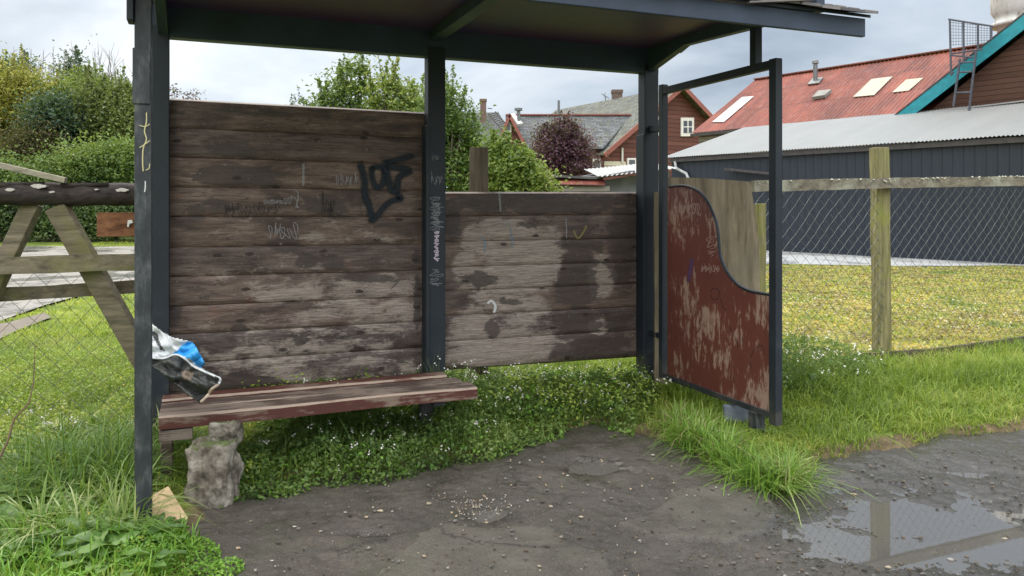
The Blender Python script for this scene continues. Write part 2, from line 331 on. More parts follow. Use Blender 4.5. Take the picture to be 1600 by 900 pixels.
# ------------------------------------------------------------------ terrain height
PAVE = [(-1.02, -4), (-1.12, 2.0), (-1.20, 3.1), (-1.36, 3.55), (-1.42, 3.80), (-1.20, 4.06), (-.72, 4.20), (-.22, 4.48), (.24, 4.98), (.55, 5.16), (.90, 4.90),
        (1.10, 4.52), (1.24, 4.08), (1.46, 3.88), (1.72, 4.22), (1.85, 4.42), (2.34, 4.66), (3.35, 5.02), (5.0, 5.7), (9, 7.3), (12, 7.0), (12, -4)]
def seg_dist(P, poly, closed=True):
    P = np.asarray(P); d = np.full(len(P), 1e9); n = len(poly)
    for i in range(n if closed else n - 1):
        a = np.array(poly[i]); b = np.array(poly[(i+1) % n]); ab = b - a
        t = np.clip(((P - a) @ ab) / (ab @ ab), 0, 1); d = np.minimum(d, np.linalg.norm(P - a - t[:,None]*ab, axis=1))
    return d
def inside(P, poly):
    P = np.asarray(P); x, y = P[:,0], P[:,1]; c = np.zeros(len(P), bool); n = len(poly); j = n - 1
    for i in range(n):
        xi, yi = poly[i]; xj, yj = poly[j]
        if yi != yj: c ^= ((yi > y) != (yj > y)) & (x < (xj - xi) * (y - yi) / (yj - yi) + xi)
        j = i
    return c
def vnoise(P, scale, seed=0, octaves=4):
    """value noise, vectorised"""
    r = np.random.default_rng(seed).random((256, 256)); out = np.zeros(len(P)); amp = 1; tot = 0; s = scale
    for o in range(octaves):
        q = P * s + o * 17.3; i = np.floor(q).astype(int); f = q - i; f = f * f * (3 - 2 * f)
        a = r[i[:,0] % 256, i[:,1] % 256]; b = r[(i[:,0]+1) % 256, i[:,1] % 256]; c = r[i[:,0] % 256, (i[:,1]+1) % 256]; d = r[(i[:,0]+1) % 256, (i[:,1]+1) % 256]
        out += amp * (a*(1-f[:,0])*(1-f[:,1]) + b*f[:,0]*(1-f[:,1]) + c*(1-f[:,0])*f[:,1] + d*f[:,0]*f[:,1]); tot += amp; amp *= .5; s *= 2
    return out / tot
def pave_sd(P):      # positive on the vegetated side
    d = seg_dist(P, PAVE); return np.where(inside(P, PAVE), -d, d)
def ground_h(P):
    s = pave_sd(P) + (vnoise(P, 3.2, 3) - .5) * .22
    t = np.clip((s + .05) / .22, 0, 1); t = t*t*(3-2*t)
    h = -.10 + t * .135 + (vnoise(P, 2.0, 9) - .5) * .03 * t
    return h
# puddle basins (world position, radius x, radius y, depth)
def pool(px, py, rx, ry, d): g = G(px, py); return (g.x, g.y, rx, ry, d)
POOLS = [pool(1440, 815, .62, .30, .050), pool(1560, 800, .50, .33, .050), pool(1500, 858, .58, .20, .050), pool(1640, 860, .60, .30, .05), pool(1290, 822, .17, .16, .040), pool(1345, 800, .25, .14, .035),
         pool(930, 727, .17, .13, .036), pool(760, 800, .15, .09, .030), pool(580, 832, .12, .035, .030), pool(1500, 765, .6, .14, .036), pool(1570, 735, .6, .14, .034), pool(1380, 760, .3, .10, .030)]
def asphalt_h(P):
    h = (vnoise(P, 1.1, 21, 3) - .5) * .022 + (vnoise(P, 7, 22, 4) - .5) * .020 + (vnoise(P, 34, 23, 3) - .5) * .013
    grit = vnoise(P, 70, 27, 2); h += np.clip(grit - .66, 0, 1) * .03 * (vnoise(P, 2.2, 26, 2) > .42)
    # worn top slab with a broken edge
    sl = SLAB; ins = inside(P + (np.stack([vnoise(P, 6, 31), vnoise(P, 6, 32)], 1) - .5) * .10, sl); h = np.where(ins, h * .35 + .020, h)
    sl2 = inside(P + (np.stack([vnoise(P, 6, 33), vnoise(P, 6, 34)], 1) - .5) * .10, SLAB2); h = np.where(sl2, h * .35 + .013, h)
    dep = np.zeros(len(P))
    for (x, y, rx, ry, d) in POOLS: dep = np.maximum(dep, d / .05 * np.exp(-(((P[:,0]-x)/rx)**2 + ((P[:,1]-y)/ry)**2) * .8))
    h = h * (1 - .3 * dep) - dep * .034 + np.clip(dep * 1.6, 0, 1) * ((vnoise(P, 3.2, 41, 4) - .5) * .060 + (vnoise(P, 16, 42, 3) - .5) * .022)
    return h
SLAB = [tuple(G(a, b).xy) for a, b in ((960, 823), (1010, 806), (1065, 770), (1180, 755), (1215, 790), (1200, 830), (1130, 848), (1030, 842))]
SLAB2 = [tuple(G(a, b).xy) for a, b in ((620, 862), (700, 822), (860, 830), (950, 868), (970, 960), (560, 980))]

def grid(xs, ys, hf, name, mat, attrs_f=None, smooth=True):
    X, Y = np.meshgrid(xs, ys); P = np.stack([X.ravel(), Y.ravel()], 1); Z = hf(P)
    nx, ny = len(xs), len(ys); i = np.arange(nx-1)[None,:] + np.arange(ny-1)[:,None] * nx; i = i.ravel()
    Q = np.stack([i, i+1, i+1+nx, i+nx], 1)
    return np_mesh(name, np.column_stack([P, Z]), quads=Q, mat=mat, smooth=smooth, attrs=attrs_f(P) if attrs_f else None)
def mat_ground():
    m = Mat('soil_and_moss_ground'); c = m.coord(); f = m.noise(c, 1.3, 8, .65); g = m.noise(c, 14, 6, .7)
    gr = m.ramp(f, [(.3, (.040, .065, .012)), (.5, (.11, .155, .022)), (.68, (.21, .25, .030))])
    gr = m.mix(m.ramp(g, [(.35, .6), (.5, 0.0)]), gr, (.055, .045, .022))
    mo = m.ramp(m.noise(c, .9, 8, .7), [(.30, (.14, .19, .03)), (.45, (.34, .31, .045)), (.58, (.42, .30, .07)), (.70, (.20, .13, .06)), (.8, (.12, .09, .05))])
    mo = m.mix(m.ramp(g, [(.30, .75), (.52, 0.0)]), mo, (.10, .13, .03))
    k = m.mix(m.attr('moss'), gr, mo)
    k = m.mix(m.ramp(m.math('ADD', m.attr('soil'), m.math('MULTIPLY', m.math('SUBTRACT', m.noise(c, 6, 6, .7), .5), .8)), [(.4, 0.0), (.6, .95)]), k, m.ramp(g, [(.3, (.045, .032, .020)), (.6, (.15, .11, .065)), (.8, (.24, .19, .12))]))
    m.bump(g, .8, .02); return m.set(k, .9, .2)
def ground_attr(P):
    moss = ((P[:,0] > 2.2) & (P[:,1] > 5.8 + (P[:,0]-2.2)*.37)).astype(float) * np.clip((P[:,0] - 2.0) / .6, 0, 1)
    s = pave_sd(P); soil = np.clip(1 - np.abs(s - .05) / .28, 0, 1) * np.where(P[:,0] > 1.5, 1, .9)
    return {'moss': moss, 'soil': soil}
xs = np.unique(np.concatenate([-np.geomspace(8, 900, 26)[::-1], np.linspace(-8, -2.5, 60), np.arange(-2.5, 5.0, .04), np.linspace(5, 16, 70), np.geomspace(16.5, 900, 26)]))
ys = np.unique(np.concatenate([-np.geomspace(1, 600, 18)[::-1], np.linspace(-1, 2.5, 20), np.arange(2.5, 7.0, .04), np.linspace(7, 20, 90), np.linspace(20.5, 60, 60), np.geomspace(61, 1500, 24)]))
gr = grid(xs, ys, ground_h, 'ground', mat_ground(), ground_attr); tag(gr, kind='structure')
def mat_asphalt():
    m = Mat('wet_worn_asphalt'); c = m.coord(); f = m.noise(c, 1.2, 8, .6); g = m.noise(c, 55, 5, .8); v = m.n('ShaderNodeTexVoronoi'); v.inputs['Scale'].default_value = 95; m.l(c, v.inputs['Vector'])
    k = m.ramp(f, [(.3, (.036, .030, .023)), (.5, (.064, .053, .041)), (.7, (.115, .098, .075))])
    k = m.mix(m.ramp(g, [(.40, .8), (.56, 0.0)]), k, (.040, .037, .034))
    k = m.mix(m.ramp(v.outputs['Distance'], [(.16, .65), (.30, 0.0)]), k, m.mix(m.noise(c, 30, 2), (.06, .055, .05), (.27, .25, .22)))
    k = m.mix(m.math('MULTIPLY', m.ramp(m.noise(c, 4, 6, .7), [(.52, 0.0), (.65, 1.0)]), .45), k, (.050, .058, .030))
    cv = m.n('ShaderNodeTexVoronoi'); cv.feature = 'DISTANCE_TO_EDGE'; cv.inputs['Scale'].default_value = .9
    dv = m.n('ShaderNodeTexNoise'); dv.inputs['Scale'].default_value = 3.5; dv.inputs['Detail'].default_value = 6; m.l(c, dv.inputs['Vector']); m.l(m.mix(.22, c, dv.outputs['Color']), cv.inputs['Vector']); crk = m.ramp(cv.outputs['Distance'], [(.0, .85), (.010, 0.0)])
    k = m.mix(m.attr('slab'), k, m.ramp(m.noise(c, 90, 4, .8), [(.3, (.075, .070, .055)), (.7, (.165, .150, .118))])); k = m.mix(m.math('MULTIPLY', crk, m.ramp(m.noise(c, 1.5, 3), [(.45, 0.0), (.55, 1.0)])), k, (.018, .016, .014))
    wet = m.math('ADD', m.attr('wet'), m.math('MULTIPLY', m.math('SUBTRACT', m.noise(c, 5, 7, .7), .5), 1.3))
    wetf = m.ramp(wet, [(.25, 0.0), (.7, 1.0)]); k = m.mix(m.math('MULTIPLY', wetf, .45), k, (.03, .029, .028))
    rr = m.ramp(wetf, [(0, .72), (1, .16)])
    m.bump(m.math('ADD', g, m.math('MULTIPLY', v.outputs['Distance'], .5)), .55, .006); return m.set(k, rr, .5)
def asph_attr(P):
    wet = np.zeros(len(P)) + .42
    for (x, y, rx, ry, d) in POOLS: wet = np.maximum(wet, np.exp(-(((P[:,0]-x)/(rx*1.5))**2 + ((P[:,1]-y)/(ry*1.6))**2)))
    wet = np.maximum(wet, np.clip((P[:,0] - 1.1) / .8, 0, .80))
    off = (np.stack([vnoise(P, 6, 31), vnoise(P, 6, 32)], 1) - .5) * .10; off2 = (np.stack([vnoise(P, 6, 33), vnoise(P, 6, 34)], 1) - .5) * .10
    slab = (inside(P + off, SLAB) | inside(P + off2, SLAB2)).astype(float)
    return {'wet': wet, 'slab': slab * .42}
xs = np.concatenate([np.linspace(-1.9, -1.4, 12)[:-1], np.arange(-1.4, 3.6, .014), np.linspace(3.62, 12.5, 80)]); ys = np.concatenate([np.linspace(-4.3, 2.9, 50)[:-1], np.arange(2.9, 5.6, .014), np.linspace(5.62, 7.9, 24)])
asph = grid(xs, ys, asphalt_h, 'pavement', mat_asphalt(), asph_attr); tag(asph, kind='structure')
# standing water, level sheets whose shores are where the asphalt rises through them
def mat_water():
    m = Mat('puddle_water'); m.bump(m.noise(m.coord(), 14, 3), .02, .004); m.b.inputs['IOR'].default_value = 1.45
    m.b.inputs['Transmission Weight'].default_value = .45; m.set((.17, .16, .145), .02, .8); return m.m
M_WATER = mat_water()
def sheet(name, pts, z, mat, kind='structure'):
    o = MB().add([(p[0], p[1], z) for p in pts], [tuple(range(len(pts)))]).build(name, mat); tag(o, kind=kind); return o
def ellipse_pts(x, y, rx, ry, n=40): return [(x + rx*math.cos(2*math.pi*i/n), y + ry*math.sin(2*math.pi*i/n)) for i in range(n)]
g1 = G(1480, 820); sheet('puddle_water', ellipse_pts(g1.x + .15, g1.y - .02, 1.45, .80), -.0185, M_WATER)
for px, py, rx, ry in ((930, 727, .30, .22), (760, 800, .22, .15), (580, 832, .26, .10)):
    g1 = G(px, py); sheet('puddle_water', ellipse_pts(g1.x, g1.y, rx, ry), -.0165, M_WATER)
# gravel road on the left and gravel yard on the right
def mat_gravel(name, lo, hi, wet=.4):
    m = Mat(name); c = m.coord(); f = m.noise(c, .6, 8, .65); g = m.noise(c, 16, 6, .8)
    k = m.ramp(g, [(.3, lo), (.7, hi)]); k = m.mix(m.ramp(m.noise(c, .9, 6, .6, .4), [(.50, 0.0), (.60, .7)]), k, tuple(x*.5 for x in lo))
    m.bump(g, .5, .02); return m.set(k, m.ramp(f, [(.46, .12), (.56, .75)]) if wet else .8, .5)
road = [(-60, 6.2), (-12, 6.6), (-8.2, 7.6), (-6.3, 9.3), (-6.7, 11.0), (-6.9, 12.4), (-6.8, 14.2), (-5.0, 16.0), (0, 17), (4, 19), (3, 26.5), (-60, 27.0)]
sheet('road', road, .062, mat_gravel('wet_gravel_road', (.12, .112, .10), (.25, .235, .21)))
sheet('gravel_yard', [(3, 20), (6.2, 18.8), (9.5, 18.0), (11.9, 18.3), (15.5, 13.6), (16.5, 14.5), (13, 19.5), (6, 28), (3, 30)], .062, mat_gravel('grey_gravel_yard', (.20, .21, .22), (.38, .39, .40), 0))
mud = [tuple(G(a, b, .06).xy) for a, b in ((-60, 560), (-60, 512), (10, 505), (70, 489), (80, 496), (20, 520))]
sheet('mud_patch', mud, .066, simple('brown_mud', (.10, .075, .05), .5, .4, 5, .5))

# ================================================================== THE SHELTER
shelter = thing('bus_shelter', SO, 'open bus shelter with dark steel frame and grey plank back wall, standing on cracked asphalt', 'bus shelter', None, TH)
def sh(name, mb, mat, parent=shelter, **k): return mb.build(name, mat, parent, frame=SM, **k)
XL = -3.56; XM = -1.775
def channel(x, w_=.14, d_=.10, z0=-.05, z1=2.62):
    b = MB(); b.box((x - w_/2 + .012, -d_/2, z0), (x + w_/2, d_/2, z1))
    b.box((x - w_/2 - .006, -d_/2 - .012, z0), (x - w_/2 + .022, d_/2 + .004, 2.06)); return b     # flat bar welded to its edge
for x in (0.0, XM, XL + .02): sh('post', channel(x, .14) if x > -3 else channel(x - .055, .18), M_STEEL, bevel=.004)
fp = MB().box((XL - .035, -1.50, -.08), (XL + .035, -1.43, 2.62)); fp.box((XL - .042, -1.508, 1.95), (XL + .030, -1.425, 2.20)); sh('post', fp, M_OLDSTEEL, bevel=.004)
# roof frame
sh('beam', MB().box((XL - .05, -.045, 2.55), (.075, .05, 2.745)), M_BEAM, bevel=.004)
prof = [(.05, 2.55), (-.05, 2.56), (-.53, 2.675), (-1.86, 2.615), (-1.86, 2.76), (.05, 2.76)]
for x in (-.03, XL - .01):
    sh('side_beam', MB().prism([(x, a, b) for a, b in prof], (.06, 0, 0)), M_BEAM, bevel=.004)
sh('joist', MB().box((XM - .045, -1.80, 2.665), (XM + .045, -.046, 2.74)), M_BEAM, bevel=.004)
sh('side_board', MB().box((-3.625, -1.52, 2.318), (-3.597, -1.42, 2.66)), M_STEEL, bevel=.004)
sh('ceiling', MB().box((XL + .05, -1.82, 2.741), (-.035, .04, 2.755)), M_CEIL)
# roof slopes with shingles
def roof_z(y): return 2.60 + (y + 1.90) * .345 if y < -.75 else 2.60 + 1.15 * .345 - (y + .75) * .30
rf = MB(); X0, X1 = -3.70, .36
pr = [(-1.88, roof_z(-1.88)), (-.75, roof_z(-.75)), (.06, roof_z(.06))]
for (ya, za), (yb, zb) in zip(pr[:-1], pr[1:]):
    rf.prism([(X0, ya, za), (X0, yb, zb), (X0, yb, zb + .018), (X0, ya, za + .018)], (X1 - X0, 0, 0))
roof = sh('roof', rf, M_STEEL)
for x in (X0 + .10, -.02):
    gb = MB(); gb.prism([(x, -1.84, 2.757), (x, .045, 2.757), (x, .045, roof_z(.045) - .002), (x, -.75, roof_z(-.75) - .002), (x, -1.84, max(roof_z(-1.84) - .002, 2.76))][:4] , (.02, 0, 0))
    sh('gable_board', gb, M_CEIL)
sh('fascia', MB().box((X0 + .02, -1.865, 2.497), (.335, -1.835, 2.605)), M_BEAM, bevel=.004)
def mat_shingle():
    m = Mat('old_roof_shingles'); r = m.rand(); f = m.noise(m.coord(), 9, 7, .7)
    k = m.mix(f, (.075, .082, .095), (.24, .22, .21)); k = m.mix(1.0, k, m.ramp(r, [(0, (.5, .5, .55)), (1, (1.3, 1.2, 1.15))]), 'MULTIPLY'); m.bump(f, .4, .005); return m.set(k, .7, .3)
M_SHING = mat_shingle()
sb = MB(); rr = random.Random(5)
for side in (0, 1):
    for c in range(10 if not side else 7):
        x = X0 - .03
        while x < X1 + .01:
            wd = rr.uniform(.10, .22); x2 = min(x + wd, X1 + rr.uniform(-.02, .02)); lift = rr.uniform(0, .010)
            if not side: ya = -1.925 + c * .115 + rr.uniform(-.012, .012); yb = ya + .17; s = .345
            else: ya = .09 - c * .135 + rr.uniform(-.012, .012); yb = ya - .17; s = -.30
            za = (roof_z(-1.90) + (ya + 1.90) * .345 if not side else roof_z(ya)) + .019 + lift + .008; zb = (roof_z(yb)) + .019
            if (not side and yb < -.72) or (side and yb > -.80):
                sb.prism([(x, ya, za), (x, yb, zb), (x, yb, zb + .006), (x, ya, za + .016)], (x2 - x - .004, 0, 0))
            x = x2
sh('shingles', sb, M_SHING, roof)
# loose lath hanging under the front edge
sh('loose_lath', MB().bar((-.55, -1.90, 2.605), (-.12, -1.93, 2.655), .03, .010), M_SHING, roof)

# ---- back wall panels of planks (gridded so that stains can follow the photograph)
def plank_panel(name, xa, xb, zl_a, zl_b, zr_a, zr_b, fr, darks, pales, parent, label=None):
    """planks between heights zl (left end, bottom/top) and zr (right end); fr = plank borders as fractions from the top"""
    V = []; Q = []; st = []; pa = []
    rr = random.Random(len(fr)); NX = int((xb - xa) / .02); 
    for i in range(len(fr) - 1):
        b0 = len(V); NZ = 7; off = rr.uniform(-.0012, .0015); e0 = rr.uniform(-.012, .012); e1 = rr.uniform(-.012, .012)
        ph = rr.random() * 50
        for j in range(NX + 1):
            x = xa - .0 + (xb - xa) * j / NX
            if j == 0: x += e0
            if j == NX: x += e1
            t = j / NX; top = zl_b + (zr_b - zl_b) * t; bot = zl_a + (zr_a - zl_a) * t
            za = top + (bot - top) * fr[i]; zb = top + (bot - top) * fr[i+1]
            wob = mnoise.noise((x * 3, ph, 0)) * .004; wob2 = mnoise.noise((x * 3, ph + 9, 0)) * .005
            for k in range(NZ + 1):
                f = (0, .025, .2, .4, .6, .8, .975, 1)[k]; z = (za - .0006 - abs(wob) * .45) * (1 - f) + (zb + .0004) * f
                V.append((x, .052 + off + (.007 if k in (0, NZ) else 0), z))
                p = SM @ Vector((x, .052, z)); px = HX + p.x / p.y * F; py = HY - (p.z - EYE) / p.y * F
                s = 0
                for (cx, cy, rx, ry, a) in darks: s = max(s, a * math.exp(-(((px-cx)/rx)**2 + ((py-cy)/ry)**2) ** 1.2 * .9))
                q = 0
                for (cx, cy, rx, ry, a) in pales: q = max(q, a * math.exp(-(((px-cx)/rx)**2 + ((py-cy)/ry)**2) ** 2))
                st.append(s); pa.append(q)
        for j in range(NX):
            for k in range(NZ):
                a = b0 + j * (NZ+1) + k; Q.append((a, a+1, a+1+NZ+1, a+NZ+1))
        # back, top and bottom and ends
        n0 = len(V); c = b0 + NX * (NZ+1)
        for idx in (b0, b0 + NZ, c + NZ, c): v = V[idx]; V.append((v[0], .084 + (i % 2) * .006, v[2] + (.012 if idx in (b0, c) else -.012))); st.append(0); pa.append(0)
        Q.append((n0, n0+3, n0+2, n0+1))
        for a, bq, p, q in ((b0, c, n0+3, n0), (c + NZ, b0 + NZ, n0+1, n0+2), (b0 + NZ, b0, n0, n0+1), (c, c + NZ, n0+2, n0+3)): Q.append((a, bq, p, q))
    V = np.array([tuple(SM @ Vector(v)) for v in V]); o = np_mesh(name, V, quads=np.array(Q), mat=M_PLANK, parent=parent, attrs={'stain': st, 'pale': pa})
    if label: o['label'] = label
    return o
def px_z(px, py): return SY(px, py, .05).z
zLt, zLb = px_z(265, 155), px_z(265, 618); zMt, zMb = px_z(658, 177), px_z(658, 586)
darks = [(420, 205, 210, 50, .36), (420, 180, 190, 22, .55), (360, 232, 60, 16, .75), (370, 275, 85, 17, 1.0), (320, 325, 55, 16, .7), (505, 325, 50, 22, .75), (450, 378, 60, 20, .7), (520, 410, 22, 14, 1.0), (480, 408, 18, 14, .9),
         (320, 455, 30, 14, .6), (575, 435, 60, 8, .9), (270, 490, 14, 20, .9), (372, 513, 16, 11, 1.0), (470, 529, 14, 10, .9), (560, 521, 40, 10, .7), (620, 560, 25, 18, .7), (300, 545, 16, 12, .8),
         (652, 470, 7, 60, .9), (430, 603, 90, 9, .9), (650, 400, 10, 14, 1.0), (300, 595, 40, 14, .6)]
pales = [(520, 455, 170, 26, .62), (560, 500, 150, 40, .55), (480, 555, 210, 50, .52), (480, 420, 200, 40, .30), (450, 520, 170, 16, .5), (330, 440, 60, 18, .45), (560, 370, 120, 18, .4), (430, 350, 190, 60, .32), (470, 460, 130, 22, .55), (600, 450, 70, 25, .7), (620, 490, 60, 28, .6), (400, 500, 80, 12, .35), (640, 575, 22, 16, .7), (560, 355, 110, 50, .30), (350, 360, 80, 25, .28), (430, 590, 60, 10, .5), (620, 590, 40, 10, .5)]
left_panel = plank_panel('back_panel', XL + .0, XM - .0, zLb, zLt, zMb, zMt, [0, .095, .195, .295, .395, .50, .60, .70, .795, .895, 1.0], darks, pales, shelter,
    'tall dark weathered plank panel with black spray tag')
zat, zab = px_z(700, 302), px_z(700, 577); zbt, zbb = px_z(994, 302), px_z(994, 557)
darks = [(850, 318, 180, 20, .9), (708, 350, 14, 40, .95), (905, 440, 32, 70, .98), (905, 380, 45, 50, .75), (975, 380, 30, 110, .85), (930, 545, 75, 25, .95), (905, 510, 45, 32, .9), (750, 440, 38, 20, .75), (770, 515, 14, 18, .95),
         (722, 478, 26, 10, .8), (960, 505, 22, 16, .9), (800, 470, 30, 6, .7), (835, 350, 40, 12, .5)]
pales = [(790, 430, 88, 95, .68), (785, 375, 70, 36, 1.0), (850, 400, 40, 60, .75), (800, 540, 110, 36, .75), (740, 520, 50, 60, .7), (785, 375, 62, 34, .95), (830, 420, 50, 45, .85), (820, 480, 50, 40, .7), (940, 430, 25, 40, .9), (935, 510, 18, 18, .85), (770, 555, 90, 20, 1.0), (730, 420, 25, 40, .8), (740, 530, 40, 18, .95), (870, 540, 25, 12, .8), (820, 548, 60, 22, .9)]
right_panel = plank_panel('back_panel', XM + .0, .0, zab, zat, zbb, zbt, [0, .13, .275, .42, .555, .695, .84, 1.0], darks, pales, shelter, 'lower plank panel with pale worn patches and dark stains')

# ---- writing and marks: thin paint ribbons lying on the surfaces
def paint(name, col, edge=.5, rough=.7, alpha=1.0, soft=.28):
    m = Mat(name); m.set(col, rough, .3); a = m.attr('cover'); nz = m.noise(m.coord(), 60, 4, .7)
    f = m.ramp(m.math('ADD', a, m.math('MULTIPLY', m.math('SUBTRACT', nz, .5), .35)), [(edge - soft, 0.0), (edge + soft, alpha)])
    tr = m.n('ShaderNodeBsdfTransparent'); mx = m.n('ShaderNodeMixShader'); m.l(f, mx.inputs[0]); m.l(tr.outputs[0], mx.inputs[1]); m.l(m.b.outputs[0], mx.inputs[2]); m.l(mx.outputs[0], m.o.inputs[0])
    return m.m
P_BLACK = paint('black_spray_paint', (.008, .014, .022), .55, .6, .92, .48); P_WHITE = paint('white_marker', (.62, .62, .62), .5, .6, .8); P_PINK = paint('pale_violet_marker', (.60, .50, .60), .5, .6, .9)
P_YEL = paint('yellowish_marker', (.50, .45, .24), .45, .6, .9); P_GREY = paint('grey_scratch', (.36, .36, .38), .5, .7, .45); P_DARK = paint('dark_marker', (.03, .028, .03), .5, .7, .5); P_BLUEP = paint('faint_blue_spray', (.16, .26, .36), .6, .7, .45)
def smooth_path(pts, n=6):
    out = []
    for i in range(len(pts) - 1):
        p0 = Vector(pts[max(i-1, 0)]); p1 = Vector(pts[i]); p2 = Vector(pts[i+1]); p3 = Vector(pts[min(i+2, len(pts)-1)])
        for k in range(n):
            t = k / n; out.append(.5 * ((2*p1) + (-p0+p2)*t + (2*p0-5*p1+4*p2-p3)*t*t + (-p0+3*p1-3*p2+p3)*t*t*t))
    out.append(Vector(pts[-1])); return out
def marks(name, strokes, mat, plane, off, parent, smooth=True, lift=.00025, split=True):
    """strokes: (width in px, [(px,py),...]); plane maps a pixel to the local surface; off = local normal offset"""
    if split and len(strokes) > 1:
        for k, st_k in enumerate(strokes): marks(name, [st_k], mat, plane, off + lift * k, parent, smooth, lift, False)
        return
    V = []; Q = []; A = []; L = 0
    for k, (wd, pts) in enumerate(strokes):
        pts = smooth_path(pts) if smooth and len(pts) > 2 else [Vector(p) for p in pts]
        n = len(pts); L = off * (1 + .0) + 0
        for i, p in enumerate(pts):
            d = (pts[min(i+1, n-1)] - pts[max(i-1, 0)]); d = d.normalized() if d.length > 1e-6 else Vector((1, 0)); nrm = Vector((-d.y, d.x))
            endf = 0.0 if i in (0, n-1) else 1.0
            if i == 0: p = p - d * wd * .5
            if i == n-1: p = p + d * wd * .5
            for s, c in ((-1, 0), (-.33, 1), (.33, 1), (1, 0)):
                q = plane(p.x + nrm.x * s * wd * .62, p.y + nrm.y * s * wd * .62); q = Vector(q)
                q += Vector(parent_n[plane.__name__]) * (L + lift * k); V.append(tuple(SM @ q)); A.append(c * endf)
            if i:
                b = len(V) - 8
                for s in range(3): Q.append((b+s, b+s+1, b+s+5, b+s+4))
    o = np_mesh(name, np.array(V), quads=np.array(Q), mat=mat, parent=parent, attrs={'cover': A}); return o
def on_wall(px, py): return SY(px, py, .047)
def on_midpost(px, py): return SY(px, py, -.050)
def on_frontpost(px, py): return SY(px, py, -1.50)
def on_board(px, py): return SX(px, py, -.009)
parent_n = {'on_wall': (0, -1, 0), 'on_midpost': (0, -1, 0), 'on_frontpost': (0, -1, 0), 'on_board': (-1, 0, 0)}
def zz(x, y): return (520 + x / 6.43, 220 + y / 6.43)
tagst = [(13, [zz(*p) for p in ((272, 235), (305, 330), (322, 430), (320, 540), (365, 660), (395, 800))]),
         (11, [zz(*p) for p in ((395, 810), (450, 750), (520, 660), (600, 600), (690, 580), (640, 545))]),
         (11, [zz(*p) for p in ((385, 270), (395, 360), (430, 460), (490, 450), (515, 350), (500, 280), (440, 262), (400, 280))]),
         (11, [zz(*p) for p in ((525, 225), (650, 190), (800, 150))]), (13, [zz(*p) for p in ((525, 230), (545, 330), (590, 495), (640, 490), (665, 370), (770, 300))]),
         (12, [zz(*p) for p in ((560, 265), (660, 272), (775, 290))])]
marks('graffiti', tagst, P_BLACK, on_wall, .0, left_panel, lift=.0004, split=False)
def scribble(x0, y0, x1, y1, n, wd, seed, amp=1.0):
    r = random.Random(seed); out = []
    for i in range(n):
        a = (r.uniform(x0, x1), r.uniform(y0, y1)); pts = [a]
        for k in range(r.randint(2, 5)):
            a = (min(max(a[0] + r.uniform(-5, 5) * amp, x0), x1), min(max(a[1] + r.uniform(-6, 6) * amp, y0), y1)); pts.append(a)
        out.append((wd, pts))
    return out
def letters(x0, y0, x1, y1, n, wd, seed, vert=False):
    """a row (or column) of small cursive loops, like tag handwriting"""
    r = random.Random(seed); out = []; pts = []
    for i in range(n):
        t0 = i / n; kind = r.choice('loopstickzig'); h0 = r.uniform(-.15, .15); h1 = 1 + r.uniform(-.35, .25); wl = r.uniform(.6, 1.1) / n
        if kind in 'lop': seq = [(.1, h1), (.0, .5), (.35, h0), (.8, .35), (.7, .8), (.25, .75), (.5, .4), (1.0, .3)]
        elif kind in 'stic': seq = [(.2, h0), (.3, h1), (.5, h0 + .2), (.75, .75), (1.0, .5)]
        else: seq = [(.0, .2), (.8, h0), (.2, h1), (.9, h1 - .1), (1.0, .4)]
        pts += [(t0 + a * wl, b) for a, b in seq]
        if r.random() < .3 and len(pts) > 4: out.append(pts); pts = []
    if len(pts) > 2: out.append(pts)
    res = []
    for q in out:
        if vert: res.append((wd, [(x0 + (x1 - x0) * k, y0 + (y1 - y0) * t) for t, k in q]))
        else: res.append((wd, [(x0 + (x1 - x0) * t, y1 + (y0 - y1) * k) for t, k in q]))
    return res
marks('graffiti', [(4.5, [(474, 256), (474, 272), (474, 290)])] + letters(412, 311, 455, 318, 7, 1.3, 3) + letters(418, 352, 466, 372, 5, 1.5, 6) + scribble(455, 300, 468, 330, 3, 1.6, 5) + [(2.2, [(458, 295), (466, 303), (462, 326)]), (2.5, [(523, 255), (527, 260)]), (2.5, [(283, 365), (287, 385)]), (3, [(312, 306), (318, 303)]), (1.5, [(466, 340), (466, 366)])] + letters(525, 272, 560, 288, 5, 1.2, 8),
      P_GREY, on_wall, .001, left_panel)
marks('graffiti', letters(350, 318, 438, 338, 8, 1.6, 12) + letters(500, 305, 528, 336, 2, 2.2, 13) + [(2, [(503, 318), (530, 322)]), (1.4, [(618, 440), (618, 482)]), (2.4, [(610, 452), (618, 444), (622, 440)])], P_DARK, on_wall, .001, left_panel)
marks('graffiti', [(3.6, [(780, 301), (781, 316), (782, 330)]), (1.6, [(866, 408), (868, 425), (869, 442)]), (2.2, [(884, 342), (885, 360), (885, 372)]), (2.0, [(866, 352), (878, 354)]), (1.1, [(790, 430), (789, 470)]), (1.1, [(900, 455), (900, 480)])] + letters(785, 347, 800, 352, 4, 1.0, 9), P_GREY, on_wall, .001, right_panel)
marks('paint_splash', [(5, [(762, 474), (768, 470), (774, 478), (772, 488)]), (3.5, [(757, 482), (766, 486)]), (2.6, [(777, 484), (776, 494)])], P_WHITE, on_wall, .0012, right_panel)
marks('graffiti', [(4, [(797, 355), (800, 372), (801, 385)]), (3.5, [(752, 370), (758, 380), (757, 396)])], P_BLUEP, on_wall, .0005, right_panel)
marks('graffiti', [(4, [(896, 360), (903, 372), (912, 362), (916, 352)]), (3, [(902, 345), (903, 352)])], paint('faint_yellow_spray', (.30, .26, .10), .6, .7, .55), on_wall, .0005, right_panel)
posts = [o for o in shelter.children if o.name.startswith('post')]
midpost, frontpost = posts[1], posts[3]
